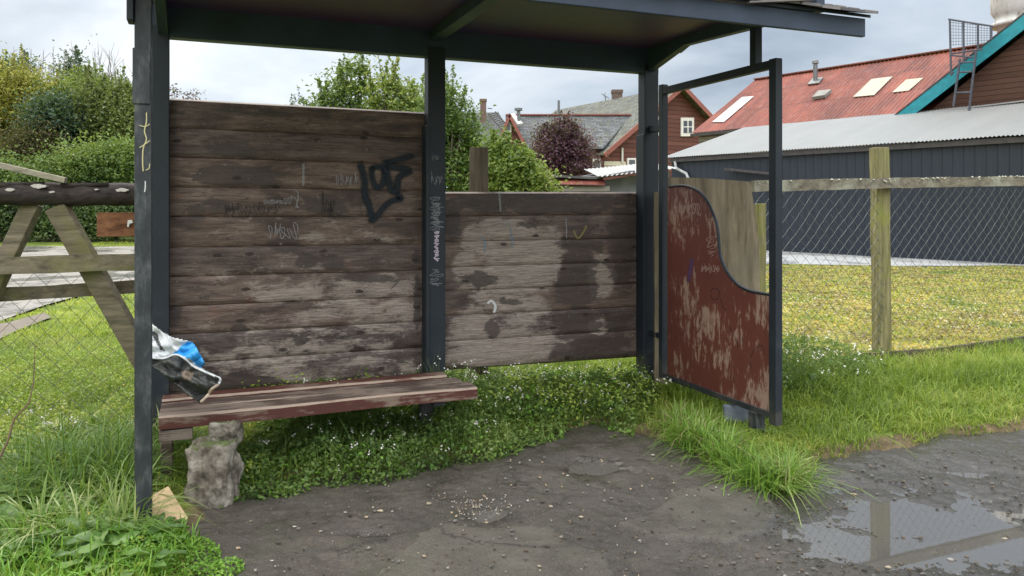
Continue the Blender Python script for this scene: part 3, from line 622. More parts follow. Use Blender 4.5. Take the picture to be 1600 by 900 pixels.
marks('graffiti', letters(671, 690, 311, 358, 0, 1, 1) if False else letters(672, 308, 690, 362, 7, 1.2, 21, True) + letters(676, 318, 688, 352, 5, 1.0, 22, True) + letters(673, 420, 690, 448, 4, 1.0, 23, True) + letters(674, 242, 686, 250, 2, 1.0, 24) + letters(673, 270, 691, 290, 3, .9, 25), P_GREY, on_midpost, .001, midpost)
marks('graffiti', letters(679, 362, 686, 408, 8, 1.5, 31, True), P_PINK, on_midpost, .0014, midpost)
marks('graffiti', [(2.2, [(229, 176), (229, 190), (226, 205), (229, 218), (224, 232), (223, 252), (224, 268)]), (1.6, [(218, 196), (227, 198), (234, 194)]), (1.5, [(222, 192), (232, 203)]), (1.8, [(234, 220), (226, 226), (218, 231)]), (1.5, [(219, 226), (225, 231)]), (1.6, [(234, 256), (233, 263), (228, 266)]), (1.4, [(218, 262), (226, 270)]), (1.4, [(226, 262), (219, 271)])], P_YEL, on_frontpost, .0108, frontpost)
marks('graffiti', [(2.2, [(227, 283), (227, 292), (226, 300)]), (2.0, [(228, 302), (229, 312)]), (2.6, [(229, 312), (230, 330)]), (1.6, [(230, 335), (231, 348)]), (1.5, [(225, 297), (228, 305)])], P_WHITE, on_frontpost, .0012, frontpost)

# ---- right side screen: rectangular frame, red board with a curved shoulder
screen = thing('s', (0, 0, 0), None, None); bpy.data.objects.remove(screen)
def tubeframe(parts): 
    b = MB()
    for a, c in parts: b.box(a, c)
    return b
YB, YF = -.225, -1.475; fw = .052
sf = sh('side_frame', tubeframe([((-fw/2, YB - fw/2, .16), (fw/2, YB + fw/2, 2.43)), ((-fw/2, YF - fw/2 - .012, .13), (fw/2, YF + fw/2, 2.41)),
        ((-fw/2 + .002, YF + fw/2, 2.405 - fw), (fw/2 - .002, YB - fw/2, 2.405)), ((-fw/2 + .002, YF + fw/2, .165), (fw/2 - .002, YB - fw/2, .165 + .038))]), M_STEEL, bevel=.003)
sh('bracket', MB().box((-.02, -.20, 2.075), (.02, -.045, 2.125)), M_STEEL, bevel=.003)
sh('bracket', MB().box((-.02, -.20, .46), (.02, -.045, .50)), M_STEEL, bevel=.003)
sh('strut', MB().box((-.028, -1.325, 2.40), (.028, -1.270, 2.66)), M_STEEL, bevel=.003)
sh('foot', MB().box((-.035, -1.345, -.06), (.035, -1.265, .168)), M_OLDSTEEL, bevel=.004)
cur = [(1046, 292), (1062, 290), (1078, 292), (1092, 299), (1104, 312), (1113, 330), (1120, 350), (1123, 372), (1125, 395), (1129, 410), (1137, 426), (1148, 440), (1160, 449), (1175, 455), (1195, 459), (1208, 461)]
curs = smooth_path(cur, 3)
low = [(1207, 560), (1206, 642), (1197, 643), (1178, 637), (1150, 627), (1120, 616), (1090, 607), (1065, 600), (1046, 593)]
bp = [SX(p.x, p.y, .009) for p in curs] + [SX(a, b, .009) for a, b in low]
board = sh('side_board', MB().prism(bp, (-.018, 0, 0)), M_REDBOARD); board['label'] = 'worn red board with a curved shoulder in the side frame'
tr = MB(); tr.tube([SX(p.x, p.y, -.006) for p in curs], .011, 6); sh('trim', tr, M_STEEL, board, smooth=True)
marks('graffiti', [(1.6, [(1110, 455), (1116, 450), (1124, 455), (1122, 466), (1114, 468), (1110, 460)]), (2.2, [(1117, 456), (1121, 462)]), (1.4, [(1126, 466), (1130, 480), (1136, 486)]), (1.4, [(1140, 510), (1150, 530), (1154, 545)]), (1.3, [(1150, 505), (1144, 525)]), (1.3, [(1172, 560), (1180, 545), (1190, 540), (1196, 555)]), (1.6, [(1105, 540), (1128, 533)])], P_DARK, on_board, .001, board)
marks('graffiti', letters(1060, 315, 1095, 335, 5, 1.4, 40) + letters(1096, 415, 1126, 425, 5, 1.0, 42) + letters(1105, 370, 1118, 400, 3, 1.0, 43, True), paint('pale_scratch', (.36, .24, .22), .5, .7, .8), on_board, .001, board)
marks('graffiti', [(7, [(1082, 404), (1079, 420), (1076, 440)])], paint('faint_purple_spray', (.09, .05, .13), .6, .6, .7), on_board, .0006, board)

# ---- bench
bench = thing('bench', SM @ Vector((-2.7, -.8, 0)), 'low red painted slat bench, worn to bare wood, below the tall plank panel', 'bench', None, TH)
def bn(name, mb, mat, **k): return mb.build(name, mat, bench, frame=SM, **k)
yy = [-.535, -.675, -.835, -1.01]
def slat(y0, y1, x1, z1, th, seed):
    b = MB(); n = 40; rs = random.Random(seed); pts = []
    V = []; 
    for i in range(n + 1):
        x = XL + .04 + (x1 - XL - .04) * i / n; dz = mnoise.noise((x * 1.5, seed, 0)) * .006; dw = mnoise.noise((x * 5, seed, 3)) * .004; dq = mnoise.noise((x * 7, seed, 6)) * .005
        V += [(x, y0 + dw, z1 - th + dz), (x, y0 + dw, z1 + dz - .010 - abs(dq)), (x, y0 + dw + .012, z1 + dz), (x, y1 - .005, z1 + dz), (x, y1 + dq * .5, z1 + dz - .006), (x, y1 + dq * .5, z1 - th + dz)]
    fs = []
    for i in range(n):
        for k in range(6): fs.append((i*6+k, (i+1)*6+k, (i+1)*6+(k+1)%6, i*6+(k+1)%6))
    fs.append(tuple(range(6))[::-1]); fs.append(tuple(n*6+k for k in range(6)))
    b.add(V, [f[::-1] for f in fs]); k0 = len(b.mi) - len(fs)
    for q in range(n * 6): b.mi[k0 + q] = {0: 0, 1: 2, 2: 1 if seed > 1 else 0, 3: 2}.get(q % 6, 1)
    return b
bn('seat', slat(-.655, -.54, -1.88, .425, .045, 1), [M_BENCH, M_BENCHDARK, M_BENCHPALE])
bn('seat', slat(-.82, -.675, -1.83, .412, .045, 2), [M_BENCHDARK, M_BENCHDARK, M_BENCHPALE])
bn('seat', slat(-1.005, -.842, -1.80, .420, .068, 3), [M_BENCH, M_BENCHDARK, M_BENCHPALE])
bn('leg', MB().box((-2.06, -.70, -.05), (-1.98, -.63, .345)).box((-2.06, -.96, .315), (-1.98, -.56, .345)), M_STEEL, bevel=.004)
bn('leg', MB().box((-3.52, -.80, -.03), (-3.46, -.70, .345)).box((-3.52, -.99, .285), (-3.36, -.90, .343)), M_BENCHDARK, bevel=.005)
# ---- stone block under the bench
import bmesh
def rock(name, c, size, mat, seed, label, cat, rough=.10, parent=None, sub=4, squash=None):
    bm = bmesh.new(); bmesh.ops.create_cube(bm, size=1); bmesh.ops.subdivide_edges(bm, edges=bm.edges[:], cuts=26, use_grid_fill=True)
    for v in bm.verts:
        p = v.co.copy(); q = p.normalized() * .62; p = p.lerp(q, .16)
        n = (mnoise.fractal((p * 1.7 + Vector((seed,)*3)), .9, 2.1, 6) - .45 * max(0, .25 - mnoise.voronoi(p * 3.1 + Vector((seed,)*3))[0][0]) * 4) ; n2 = mnoise.fractal((p * 7 + Vector((seed,)*3)), .9, 2.1, 4)
        p += p.normalized() * (n * rough + n2 * rough * .38)
        v.co = Vector((p.x * size[0], p.y * size[1], p.z * size[2])) + Vector(c)
    mb = MB(); mb.v = [v.co.copy() for v in bm.verts]; mb.f = [tuple(v.index for v in f.verts) for f in bm.faces]; mb.mi = [0] * len(mb.f); bm.free()
    o = mb.build(name, mat, parent, smooth=True)
    if label: tag(o, label, cat)
    return o
st_ = thing('stone_block', (-1.50, 3.86, 0), 'rough grey concrete lump standing under the left end of the bench', 'stone block')
rock('block', (-1.515, 3.90, .125), (.205, .21, .35), M_STONE, 3, None, None, .16, st_)
rock('cap', (-1.51, 4.06, .30), (.13, .15, .13), M_STONE, 8, None, None, .12, st_)
# ---- crumpled sack behind the front post
def sheet_poly(name, poly, Yf, mats, regions, parent, step=1.6):
    """crumpled thin sheet filling a px outline at depth Yf(px, py)"""
    xs_ = np.arange(min(p[0] for p in poly), max(p[0] for p in poly) + step, step); ys_ = np.arange(min(p[1] for p in poly), max(p[1] for p in poly) + step, step)
    nx = len(xs_); X, Yp = np.meshgrid(xs_, ys_); P = np.stack([X.ravel(), Yp.ravel()], 1); V = [tuple(W(a, b, Yf(a, b))) for a, b in P]; Q = []; mi = []
    cen = P.reshape(len(ys_), nx, 2)[:-1, :-1].reshape(-1, 2) + step / 2; ok = inside(cen, poly); rg = [inside(cen, r_) for r_ in regions]
    for q in np.where(ok)[0]:
        a, b = divmod(int(q), nx - 1); v = a * nx + b; Q.append((v, v+1, v+nx+1, v+nx)); m_ = 0
        for k, r_ in enumerate(rg):
            if r_[q]: m_ = k + 1
        mi.append(m_)
    used = sorted({v for q in Q for v in q}); mp = {v: i for i, v in enumerate(used)}
    o = np_mesh(name, np.array([V[v] for v in used]), quads=np.array([[mp[v] for v in q] for q in Q]), smooth=True, mats=mats, mi=mi, parent=parent)
    o.modifiers.new('thickness', 'SOLIDIFY').thickness = .003; return o
def sack():
    t = thing('sack', W(275, 640, 3.80), 'crumpled white, blue and black plastic sack lying on the left end of the bench', 'sack')
    sp = lambda p: [tuple(v) for v in smooth_path(p, 4)]
    seam = [(215, 556), (235, 559), (256, 560), (274, 554), (288, 560), (303, 573), (318, 580), (334, 586)]
    top = sp([(215, 492), (240, 508), (262, 524), (284, 531), (300, 535), (310, 549), (319, 567), (314, 574)])
    end = [(344, 592), (341, 601), (331, 608), (325, 618), (313, 629)]; bot = sp([(313, 629), (296, 618), (276, 602), (255, 584), (236, 572), (215, 566)])
    fold = lambda a, b: (abs(mnoise.noise(Vector((a * .030 + b * .022, b * .045 - a * .012, 3)))) * .075 + mnoise.noise(Vector((a * .11, b * .11, 1))) * .012 + abs(mnoise.noise(Vector((a * .07 - b * .06, b * .05, 7)))) * .03)
    sheet_poly('white_sheet', top + sp(seam)[::-1][3:], lambda a, b: 3.80 + .0009 * abs(b - 560) - fold(a, b), [M_WHITEPLASTIC, M_BLUEPLASTIC, M_DARKPLASTIC], [[(270, 553), (291, 535), (303, 530), (326, 566), (314, 576), (296, 560), (282, 556)], [(236, 514), (246, 522), (250, 536), (258, 548), (250, 546), (242, 532), (238, 526)]], t)
    sheet_poly('dark_sheet', sp(seam) + end + bot, lambda a, b: 3.77 + .0012 * abs(b - 590) - fold(a + 60, b) * 1.1, [M_DARKPLASTIC, simple('brown_smear', (.16, .12, .09), .5, .5, 30)], [[(284, 582), (296, 578), (303, 584), (298, 594), (287, 592)]], t)
    sheet_poly('back_sheet', top + [(334, 586)] + end + bot, lambda a, b: 3.93 - fold(a, b) * .4, [M_DARKPLASTIC], [], t, 3.0)
    for pts, r_, m_ in ((seam, .0045, M_WHITEPLASTIC), ([(300, 571), (318, 580), (334, 587), (344, 592), (342, 600)], .006, M_WHITEPLASTIC), ([(341, 601), (331, 608), (325, 617), (314, 628)], .0075, M_TORN)):
        MB().tube([W(a, b, 3.765 - fold(a, b) * .8) for a, b in sp(pts)], r_, 6).build('rim', m_, t, smooth=True)
sack()
# ---- folded wet cardboard on the ground
cb = MB(); a, b, c, d = W(232, 778, 3.58), W(262, 761, 3.63), W(293, 811, 3.54), W(232, 821, 3.50)
mid = W(250, 794, 3.55)
cb.prism([a, mid, d, W(222, 822, 3.50), W(222, 784, 3.60)], (0, .006, .002)); cb.prism([a + Vector((0,.007,0)), b, c, d + Vector((0,.007,.0)), mid + Vector((0,-.002,0))], (0, .006, .002)); cb.prism([c, c + Vector((-.04, -.02, -.012)), d + Vector((.02,-.02,-.008)), d], (0, 0, .005))
o = cb.build('cardboard', M_CARD); tag(o, 'folded piece of tan cardboard on the ground between the front post and the stone', 'cardboard')
# ---- grey slab stuck in the ground behind the side screen
sb_ = MB(); p = W(1160, 688, 5.16); sb_.box((p.x - .12, 5.16, -.05), (p.x + .10, 5.21, .150)); sb_.box((p.x - .07, 5.21, -.05), (p.x + .07, 5.25, .12))
o = sb_.build('concrete_slab', simple('blue_grey_concrete', (.12, .14, .17), .75, .35, 9, .3), bevel=.01); tag(o, 'small blue-grey slab upright in the grass behind the red side board', 'slab')

# ================================================================== FENCES
def post_round(name, px0, px1, ytop, Y, mat, parent, z0=-.1, n=14):
    cx = (px0 + px1) / 2; r = (px1 - px0) / 2 / F * Y; p = W(cx, ytop, Y); pts = []
    for k in range(9): pts.append((p.x + mnoise.noise((k*.7, Y, 1))*.006, p.y, z0 + (p.z - z0) * k / 8))
    return MB().tube(pts, [r * (1 + .04 * mnoise.noise((k, Y, 2))) for k in range(9)], n).build(name, mat, parent, smooth=False)
def link_mesh(name, a, b, z0, z1, cell, rad, mat, parent, seed=1, sag=.02, holes=None):
    """chain link: zigzag wires woven between a and b"""
    a = Vector(a); b = Vector(b); L = (b - a).length; u = (b - a) / L; nrm = Vector((-u.y, u.x, 0)); V = []; Q = []
    nw = int(L / (cell / 2)); nz = int((z1 - z0) / (cell / 2)); hz = (z1 - z0) / nz
    for i in range(nw + 1):
        prev = None
        for k in range(nz + 1):
            s = i * cell / 2 + (cell / 2 if (k + i) % 2 else 0) * (1) ; s = i * cell / 2 + (cell / 4 if (k + i) % 2 else -cell / 4)
            s += mnoise.noise((i*.11, k*.13, seed)) * sag; z = z0 + k * hz + mnoise.noise((i*.13, k*.17, seed + 5)) * sag
            bow = mnoise.noise((s * .6, z, seed + 8)) * .04
            p = a + u * s + nrm * (bow + (.003 if k % 2 else -.003)); p = Vector((p.x, p.y, z))
            if prev is not None:
                d = (p - prev).normalized(); x = d.cross(nrm).normalized(); n0 = len(V)
                for c in (prev, p):
                    for t in range(3): an = t * 2.0944; V.append(tuple(c + (x * math.cos(an) + nrm * math.sin(an)) * rad))
                for t in range(3): Q.append((n0+t, n0+(t+1)%3, n0+3+(t+1)%3, n0+3+t))
            prev = p
    return np_mesh(name, np.array(V), quads=np.array(Q), mat=mat, parent=parent)
# right fence
A0 = W(1183, 300, 6.36); A1 = W(1384, 300, 6.98); A2 = W(1600, 300, 7.78)
dirR = (A2 - A1); dirR.z = 0; dirR.normalize(); A3 = A1 + dirR * 4.6
fr = thing('wire_fence', (A1.x, A1.y, 0), 'chain link fence with mossy post and lichened top rail beside the yellow field', 'fence', 'chain link fences beside the shelter')
pb = MB(); 
def sqpost(name, pxa, pxb, yt, Y, mat, parent, depth=.11, lean=0.0, z0=-.1):
    r = (pxb - pxa) / F * Y; p = W((pxa + pxb) / 2, yt, Y); b = MB(); n = 14; V = []; 
    for k in range(n + 1):
        z = z0 + (p.z - z0) * k / n; w_ = r / 2 * (1 + .05 * mnoise.noise((k * .5, Y, 0))); cx = p.x + mnoise.noise((k*.4, Y, 4)) * .006 + lean * (p.z - z)
        V += [(cx - w_, Y + .0, z), (cx + w_, Y + .01, z), (cx + w_ * .96, Y + depth, z), (cx - w_ * .96, Y + depth, z)]
    fs = [(4*k+j, 4*k+(j+1)%4, 4*k+4+(j+1)%4, 4*k+4+j) for k in range(n) for j in range(4)] + [(3,2,1,0), (4*n, 4*n+1, 4*n+2, 4*n+3)]
    return b.add(V, fs).build(name, mat, parent, bevel=.006)
sqpost('post', 1368, 1391, 230, 6.98, M_POSTWOOD, fr, .13, .012)
q = A1 + dirR * 3.1; MB().box((q.x - .07, q.y, -.1), (q.x + .07, q.y + .12, 1.95)).build('post', M_POSTWOOD, fr, bevel=.006)
def rough_rail(name, pts, h, th, mat, parent, seed=0):
    """a plank rail following world points, with an irregular upper edge"""
    V = []; n = 0; P = []
    for a, b in zip(pts[:-1], pts[1:]):
        L = max(2, int((Vector(b) - Vector(a)).length / .05))
        for k in range(L): P.append(Vector(a).lerp(Vector(b), k / L))
    P.append(Vector(pts[-1])); u = (P[-1] - P[0]).normalized(); nr = Vector((-u.y, u.x, 0)).normalized()
    for i, p in enumerate(P):
        t = h / 2 + mnoise.noise((i * .21, seed, 0)) * .006 + mnoise.noise((i * .9, seed, 0)) * .003; bt = -h / 2 + mnoise.noise((i * .21, seed, 9)) * .006; wv = nr * mnoise.noise((i * .07, seed, 4)) * .006
        V += [p + wv - nr * th/2 + Vector((0,0,bt)), p + wv - nr * th/2 + Vector((0,0,t)), p + wv + nr * th/2 + Vector((0,0,t - .004)), p + wv + nr * th/2 + Vector((0,0,bt))]
    fs = [(4*k+j, 4*k+4+j, 4*k+4+(j+1)%4, 4*k+(j+1)%4) for k in range(len(P)-1) for j in range(4)]; e = 4*(len(P)-1)
    fs = [f[::-1] for f in fs] + [(0,1,2,3)[::-1], (e, e+1, e+2, e+3)]
    return MB().add(V, fs).build(name, mat, parent)
zR = EYE + 34 / F * 6.98
M_LICHEN = mat_wood('lichened_rail_wood', (.10, .09, .07), (.22, .19, .14), 'x', (.33, .33, .26))
rail = rough_rail('rail', [W(1176, 291, 6.28), W(1383, 286, 6.92), W(1600, 283, 7.72), (A3.x, A3.y - .06, zR)], .095, .045, M_LICHEN, fr, 3)
# lichen cushions along the rail's top
lc = MB(); rr = random.Random(9)
for i in range(260):
    t = rr.random() ** 1.0; a = W(1183, 284, 6.28); b = W(1600, 276, 7.72); p = a.lerp(b, t); r0 = rr.uniform(.004, .013)
    if mnoise.noise((t * 9, 0, 0)) < -.15: continue
    p += Vector((0, rr.uniform(-.02, .02), rr.uniform(-.008, .006) + (-.02 if rr.random() < .2 else 0)))
    lc.add([p + Vector((math.cos(k*1.05) * r0 * rr.uniform(.7, 1.4), math.sin(k*1.05) * r0, 0)) for k in range(6)] + [p + Vector((0, 0, r0 * .9))], [(k, (k+1) % 6, 6) for k in range(6)])
lc.build('lichen', simple('pale_lichen', (.46, .47, .38), .9, .25, 30, .3), rail)['kind'] = 'stuff'
link_mesh('chain_link', (A0.x, A0.y + .03, 0), (A3.x, A3.y + .03, 0), .10, EYE + 28 / F * 6.98, .115, .0018, M_GALV, fr, 2, .02)
bbp = [W(1330, 598, 6.85), W(1385, 588, 6.93), W(1470, 574, 7.15), W(1600, 556, 7.75)]
bbp = [Vector((p.x, p.y, .10)) for p in bbp] + [Vector((A3.x, A3.y - .1, .10))]
rough_rail('kickboard', bbp, .15, .05, mat_wood('dark_mossy_kickboard', (.05, .045, .03), (.13, .11, .07), 'x', (.15, .17, .03)), fr, 8)
# stump post, plywood sheet and pale stake next to the shelter
o = sqpost('short_post', 1184, 1198, 318, 6.30, M_POSTWOOD, None, .09); tag(o, 'short square post directly right of the weathered plywood sheet', 'post')
pl = MB(); n = 10
cor = [W(1030, 277, 6.28), W(1100, 278, 6.27), W(1172, 284, 6.26), W(1180, 330, 6.24), W(1186, 380, 6.22), W(1190, 640, 6.16), W(1046, 640, 6.20), W(1030, 640, 6.2)]
cor = [Vector((p.x, p.y, max(p.z, -.02))) for p in cor]
pl.prism(cor, (0, .018, 0)); pl = pl.build('plywood_sheet', M_PLY); tag(pl, 'tall weathered plywood sheet standing behind the red side board', 'plywood sheet')
o = sqpost('wooden_stake', 1023, 1039, 300, 6.02, M_PLY, None, .05, 0, -.05); tag(o, 'pale thin stake between the right shelter post and the side frame', 'stake')
o = post_round('round_post', 733, 763, 231, 5.95, mat_wood('sawn_round_post', (.09, .07, .05), (.20, .165, .125), 'z', None, 2.5), None); tag(o, 'thick round post rising behind the lower plank panel', 'post')
# left fence
fl = thing('wire_fence', (-2.9, 4.75, 0), 'chain link fence with two wooden rails left of the shelter', 'fence', 'chain link fences beside the shelter')
def LF(px, py, y=.10): return SM @ SY(px, py, y)
rough_rail('rail', [LF(-120, 417), LF(0, 415), LF(240, 408)], .105, .05, M_RAILWOOD, fl, 1)
rough_rail('rail', [LF(-120, 470, .30), LF(0, 460, .30), LF(240, 446, .30)], .085, .045, M_RAILWOOD, fl, 2)
e0 = LF(-160, 500, .22); e1 = LF(262, 500, .22)
link_mesh('chain_link', (e0.x, e0.y, 0), (e1.x, e1.y, 0), .02, 1.05, .13, .0017, M_WIREDARK, fl, 6, .03)
q = LF(-200, 400, .2); MB().box((q.x - .06, q.y, -.1), (q.x + .06, q.y + .12, 1.7)).build('post', M_RAILWOOD, fl, bevel=.006)
# log on crossed legs
tr_ = thing('trestle', LF(70, 640, .22), 'pair of leaning square timbers crossing under the dark log', 'trestle')
MB().bar(LF(88, 322, .17), LF(248, 605, .19), .13, .07, (0, -1, 0)).build('leg', M_RAILWOOD, tr_, bevel=.008)
MB().bar(LF(52, 318, .20), LF(-62, 560, .22), .105, .07, (0, -1, 0)).build('leg', M_RAILWOOD, tr_, bevel=.008)
lg = []; nn = 26; a = LF(-150, 303, .16); b = LF(262, 304, .16)
for i in range(nn + 1): p = a.lerp(b, i / nn); lg.append(p + Vector((0, mnoise.noise((i*.4, 0, 0)) * .02, mnoise.noise((i*.35, 3, 0)) * .014)))
m = MB().tube(lg, [.073 * (1 + .10 * mnoise.noise((i * .6, 1, 1))) for i in range(nn + 1)], 14)
m.bar(LF(-20, 289, .13), LF(70, 288, .13), .05, .03); m.bar(LF(95, 290, .12), LF(170, 289, .12), .03, .03)
log = m.build('log', M_LOG, smooth=True); tag(log, 'long dark stripped log lying on the trestle timbers', 'log')
M_BARE = simple('bare_pale_wood', (.45, .42, .40), .7, .2, 20); rr = random.Random(3)
for (cx, cy, rx, ry) in ((60, 291, 14, 3.2), (15, 296, 7, 2.5), (188, 297, 11, 2.5), (80, 300, 5, 1.5), (150, 296, 3, 1.2)):
    pts = [W(cx + rx * math.cos(t * .52) * rr.uniform(.7, 1.2), cy + ry * math.sin(t * .52) * rr.uniform(.6, 1.3), (a.lerp(b, (cx + 150) / 412)).y - .078) for t in range(12)]
    MB().prism(pts, (0, .03, 0)).build('bare_patch', M_BARE, log)
o = MB().bar(LF(-90, 238, .16), LF(103, 282, .10), .06, .035, (0, 0, 1)).build('loose_plank', M_PALEPLANK, bevel=.003); tag(o, 'pale loose plank lying aslant on the dark log', 'plank')
o = MB().box((-.16, -.012, -.075), (.16, .012, .078), 0, Matrix.Translation(LF(196, 351, .14)) @ Matrix.Rotation(TH, 4, 'Z')).build('hanging_board', M_BROWNBOARD, bevel=.003); tag(o, 'short red-brown board fixed below the dark log', 'board')
hb = MB(); c0 = LF(202, 349, .12); hb.prism([W(198.5, 354, c0.y - .0), W(199.5, 344, c0.y), W(206, 343.5, c0.y), W(207.5, 348, c0.y), W(202.5, 349.5, c0.y), W(201, 355, c0.y)], (0, .012, 0)); hb.build('painted_mark', simple('white_mark', (.5, .5, .48), .7), o)

# ================================================================== BUILDINGS
def mat_siding(name, lo, hi, pitch, rough=.75, streak=.4):
    m = Mat(name); uvc = m.coord('UV'); sp = m.n('ShaderNodeSeparateXYZ'); m.l(uvc, sp.inputs[0])
    v = m.math('FRACT', m.math('DIVIDE', sp.outputs['Y'], pitch)); f = m.noise(m.coord('UV', (1.2, 5, 1)), 2.5, 7, .7)
    k = m.mix(f, lo, hi); row = m.math('FLOOR', m.math('DIVIDE', sp.outputs['Y'], pitch)); 
    wn_ = m.n('ShaderNodeTexWhiteNoise', noise_dimensions='1D'); m.l(row, wn_.inputs['W']); k = m.mix(1.0, k, m.ramp(wn_.outputs[0], [(0, .78), (1, 1.15)]), 'MULTIPLY')
    k = m.mix(m.ramp(v, [(.0, 1.0), (.10, .75), (.16, 0.0)]), k, tuple(x * .3 for x in lo))
    m.bump(m.math('SUBTRACT', 1.0, v), .8, .03); return m.set(k, rough, .3)
def mat_slate(name, lo, hi, moss):
    m = Mat(name); uvc = m.coord('UV'); br = m.n('ShaderNodeTexBrick'); br.inputs['Scale'].default_value = 1; br.inputs['Brick Width'].default_value = .34; br.inputs['Row Height'].default_value = .19
    br.inputs['Mortar Size'].default_value = .014; br.inputs['Color1'].default_value = (.55, .55, .55, 1); br.inputs['Color2'].default_value = (1.25, 1.25, 1.25, 1); br.inputs['Mortar'].default_value = (.35, .35, .35, 1); m.l(uvc, br.inputs['Vector'])
    f = m.noise(m.coord('UV'), 1.1, 7, .7); f2 = m.noise(m.coord('UV', (3, .8, 1)), 1.6, 6, .7); k = m.mix(f, lo, hi); k = m.mix(1.0, k, br.outputs['Color'], 'MULTIPLY')
    k = m.mix(m.ramp(f2, [(.52, 0.0), (.64, .7)]), k, moss); m.bump(br.outputs['Color'], .4, .02); return m.set(k, .75, .3)
def mat_rusty(name):
    m = Mat(name); sp = m.n('ShaderNodeSeparateXYZ'); m.l(m.coord('UV'), sp.inputs[0])
    f = m.noise(m.coord('UV', (1.5, .5, 1)), 1.1, 8, .7); fine = m.noise(m.coord('UV', (6, .9, 1)), 2.4, 6, .7)
    col = m.math('FLOOR', m.math('DIVIDE', sp.outputs['X'], .82)); row = m.math('FLOOR', m.math('DIVIDE', sp.outputs['Y'], 1.9)); wn_ = m.n('ShaderNodeTexWhiteNoise', noise_dimensions='2D')
    cb_ = m.n('ShaderNodeCombineXYZ'); m.l(col, cb_.inputs[0]); m.l(row, cb_.inputs[1]); m.l(cb_.outputs[0], wn_.inputs['Vector'])
    k = m.ramp(f, [(.28, (.110, .040, .034)), (.46, (.170, .046, .032)), (.64, (.235, .066, .040)), (.8, (.20, .115, .10))])
    k = m.mix(1.0, k, m.ramp(wn_.outputs[0], [(0, .72), (1, 1.15)]), 'MULTIPLY'); k = m.mix(m.ramp(fine, [(.52, 0.0), (.68, .5)]), k, (.27, .18, .17))
    jr = m.math('FRACT', m.math('DIVIDE', sp.outputs['Y'], 1.9)); k = m.mix(m.ramp(jr, [(.0, .8), (.04, 0.0)]), k, (.06, .028, .026))
    jc = m.math('FRACT', m.math('DIVIDE', sp.outputs['X'], .82)); k = m.mix(m.ramp(jc, [(.0, .45), (.05, 0.0)]), k, (.10, .05, .045))
    return m.set(k, .6, .4)
M_RUST = mat_rusty('rusty_red_corrugated_iron'); M_REDSIDE = mat_siding('red_shingle_siding', (.095, .038, .032), (.155, .066, .055), .26)
M_SLATE = mat_slate('mossy_slate_roof', (.070, .076, .085), (.14, .145, .15), (.11, .12, .07)); M_SLATEMOSS = mat_slate('green_mossy_slate_roof', (.060, .066, .064), (.115, .122, .108), (.12, .14, .055))
M_CREAM = mat_siding('cream_board_siding', (.38, .36, .27), (.52, .50, .40), .28); M_BROWNSIDE = mat_siding('brown_board_siding', (.060, .030, .022), (.125, .062, .042), .16)
M_OLDWALL = mat_siding('grey_board_wall', (.11, .10, .085), (.30, .28, .24), .22); M_WTRIM = simple('white_trim_paint', (.62, .62, .60), .6, .1, 9, .05)
M_GLASS = Mat('window_glass').set((.045, .055, .065), .08, .8); M_REDTRIM = simple('red_trim_paint', (.22, .075, .060), .6, .2, 9)
def mat_zinc(name, lo, hi, rust=.5):
    m = Mat(name); f = m.noise(m.coord('UV', (1, .25, 1)), 1.3, 8, .7); g = m.noise(m.coord('UV', (5, .7, 1)), 2, 6, .7); k = m.mix(f, lo, hi)
    k = m.mix(m.ramp(g, [(.55, 0.0), (.70, rust)]), k, (.26, .21, .17)); return m.set(k, .5, .5)
M_ZINC = mat_zinc('pale_zinc_roof', (.19, .20, .205), (.31, .315, .31), .45); M_TEAL = simple('teal_paint', (.015, .22, .27), .5, .2, 5)
def mat_darkclad():
    m = Mat('dark_blue_metal_cladding'); f = m.noise(m.coord('UV', (2, .3, 1)), 1.2, 6, .6); k = m.mix(f, (.008, .014, .024), (.015, .023, .037)); return m.set(k, .45, .5)
M_DARKCLAD = mat_darkclad(); M_GUTTER = simple('dark_gutter', (.05, .045, .045), .5, .3, 5)
fdir = Vector((.609, -.793, 0)); ndir = Vector((.793, .609, 0)); Z = Vector((0, 0, 1))
def corr_sheet(name, p, q, up, pitch, amp, mat, parent, rows=1, thick=None):
    """corrugated sheet: from p to q along the eave, 'up' = vector to the far edge, ridges run along up"""
    p = Vector(p); q = Vector(q); up = Vector(up); L = (q - p).length; u = (q - p) / L; nr = u.cross(up).normalized()
    if nr.z < 0: nr = -nr
    n = int(L / pitch * 4); V = []; Qd = []
    for i in range(n + 1):
        a = p + u * (L * i / n) + nr * (amp * (0, 1, 0, -1)[i % 4])
        for k in range(rows + 1):
            z = mnoise.noise((i * .02, k * 1.7, L)) * .02; V.append(tuple(a + up * (k / rows) + nr * z))
    r1 = rows + 1
    for i in range(n):
        for k in range(rows): Qd.append((i*r1+k, (i+1)*r1+k, (i+1)*r1+k+1, i*r1+k+1))
    me = MB(); me.add(V, Qd); o = me.build(name, mat, parent)
    # metre based coordinates along the sheet
    uv = o.data.uv_layers[0]; 
    for poly in o.data.polygons:
        for li in poly.loop_indices:
            vi = o.data.loops[li].vertex_index; uv.data[li].uv = (vi // r1 / n * L, (vi % r1) / rows * up.length)
    return o
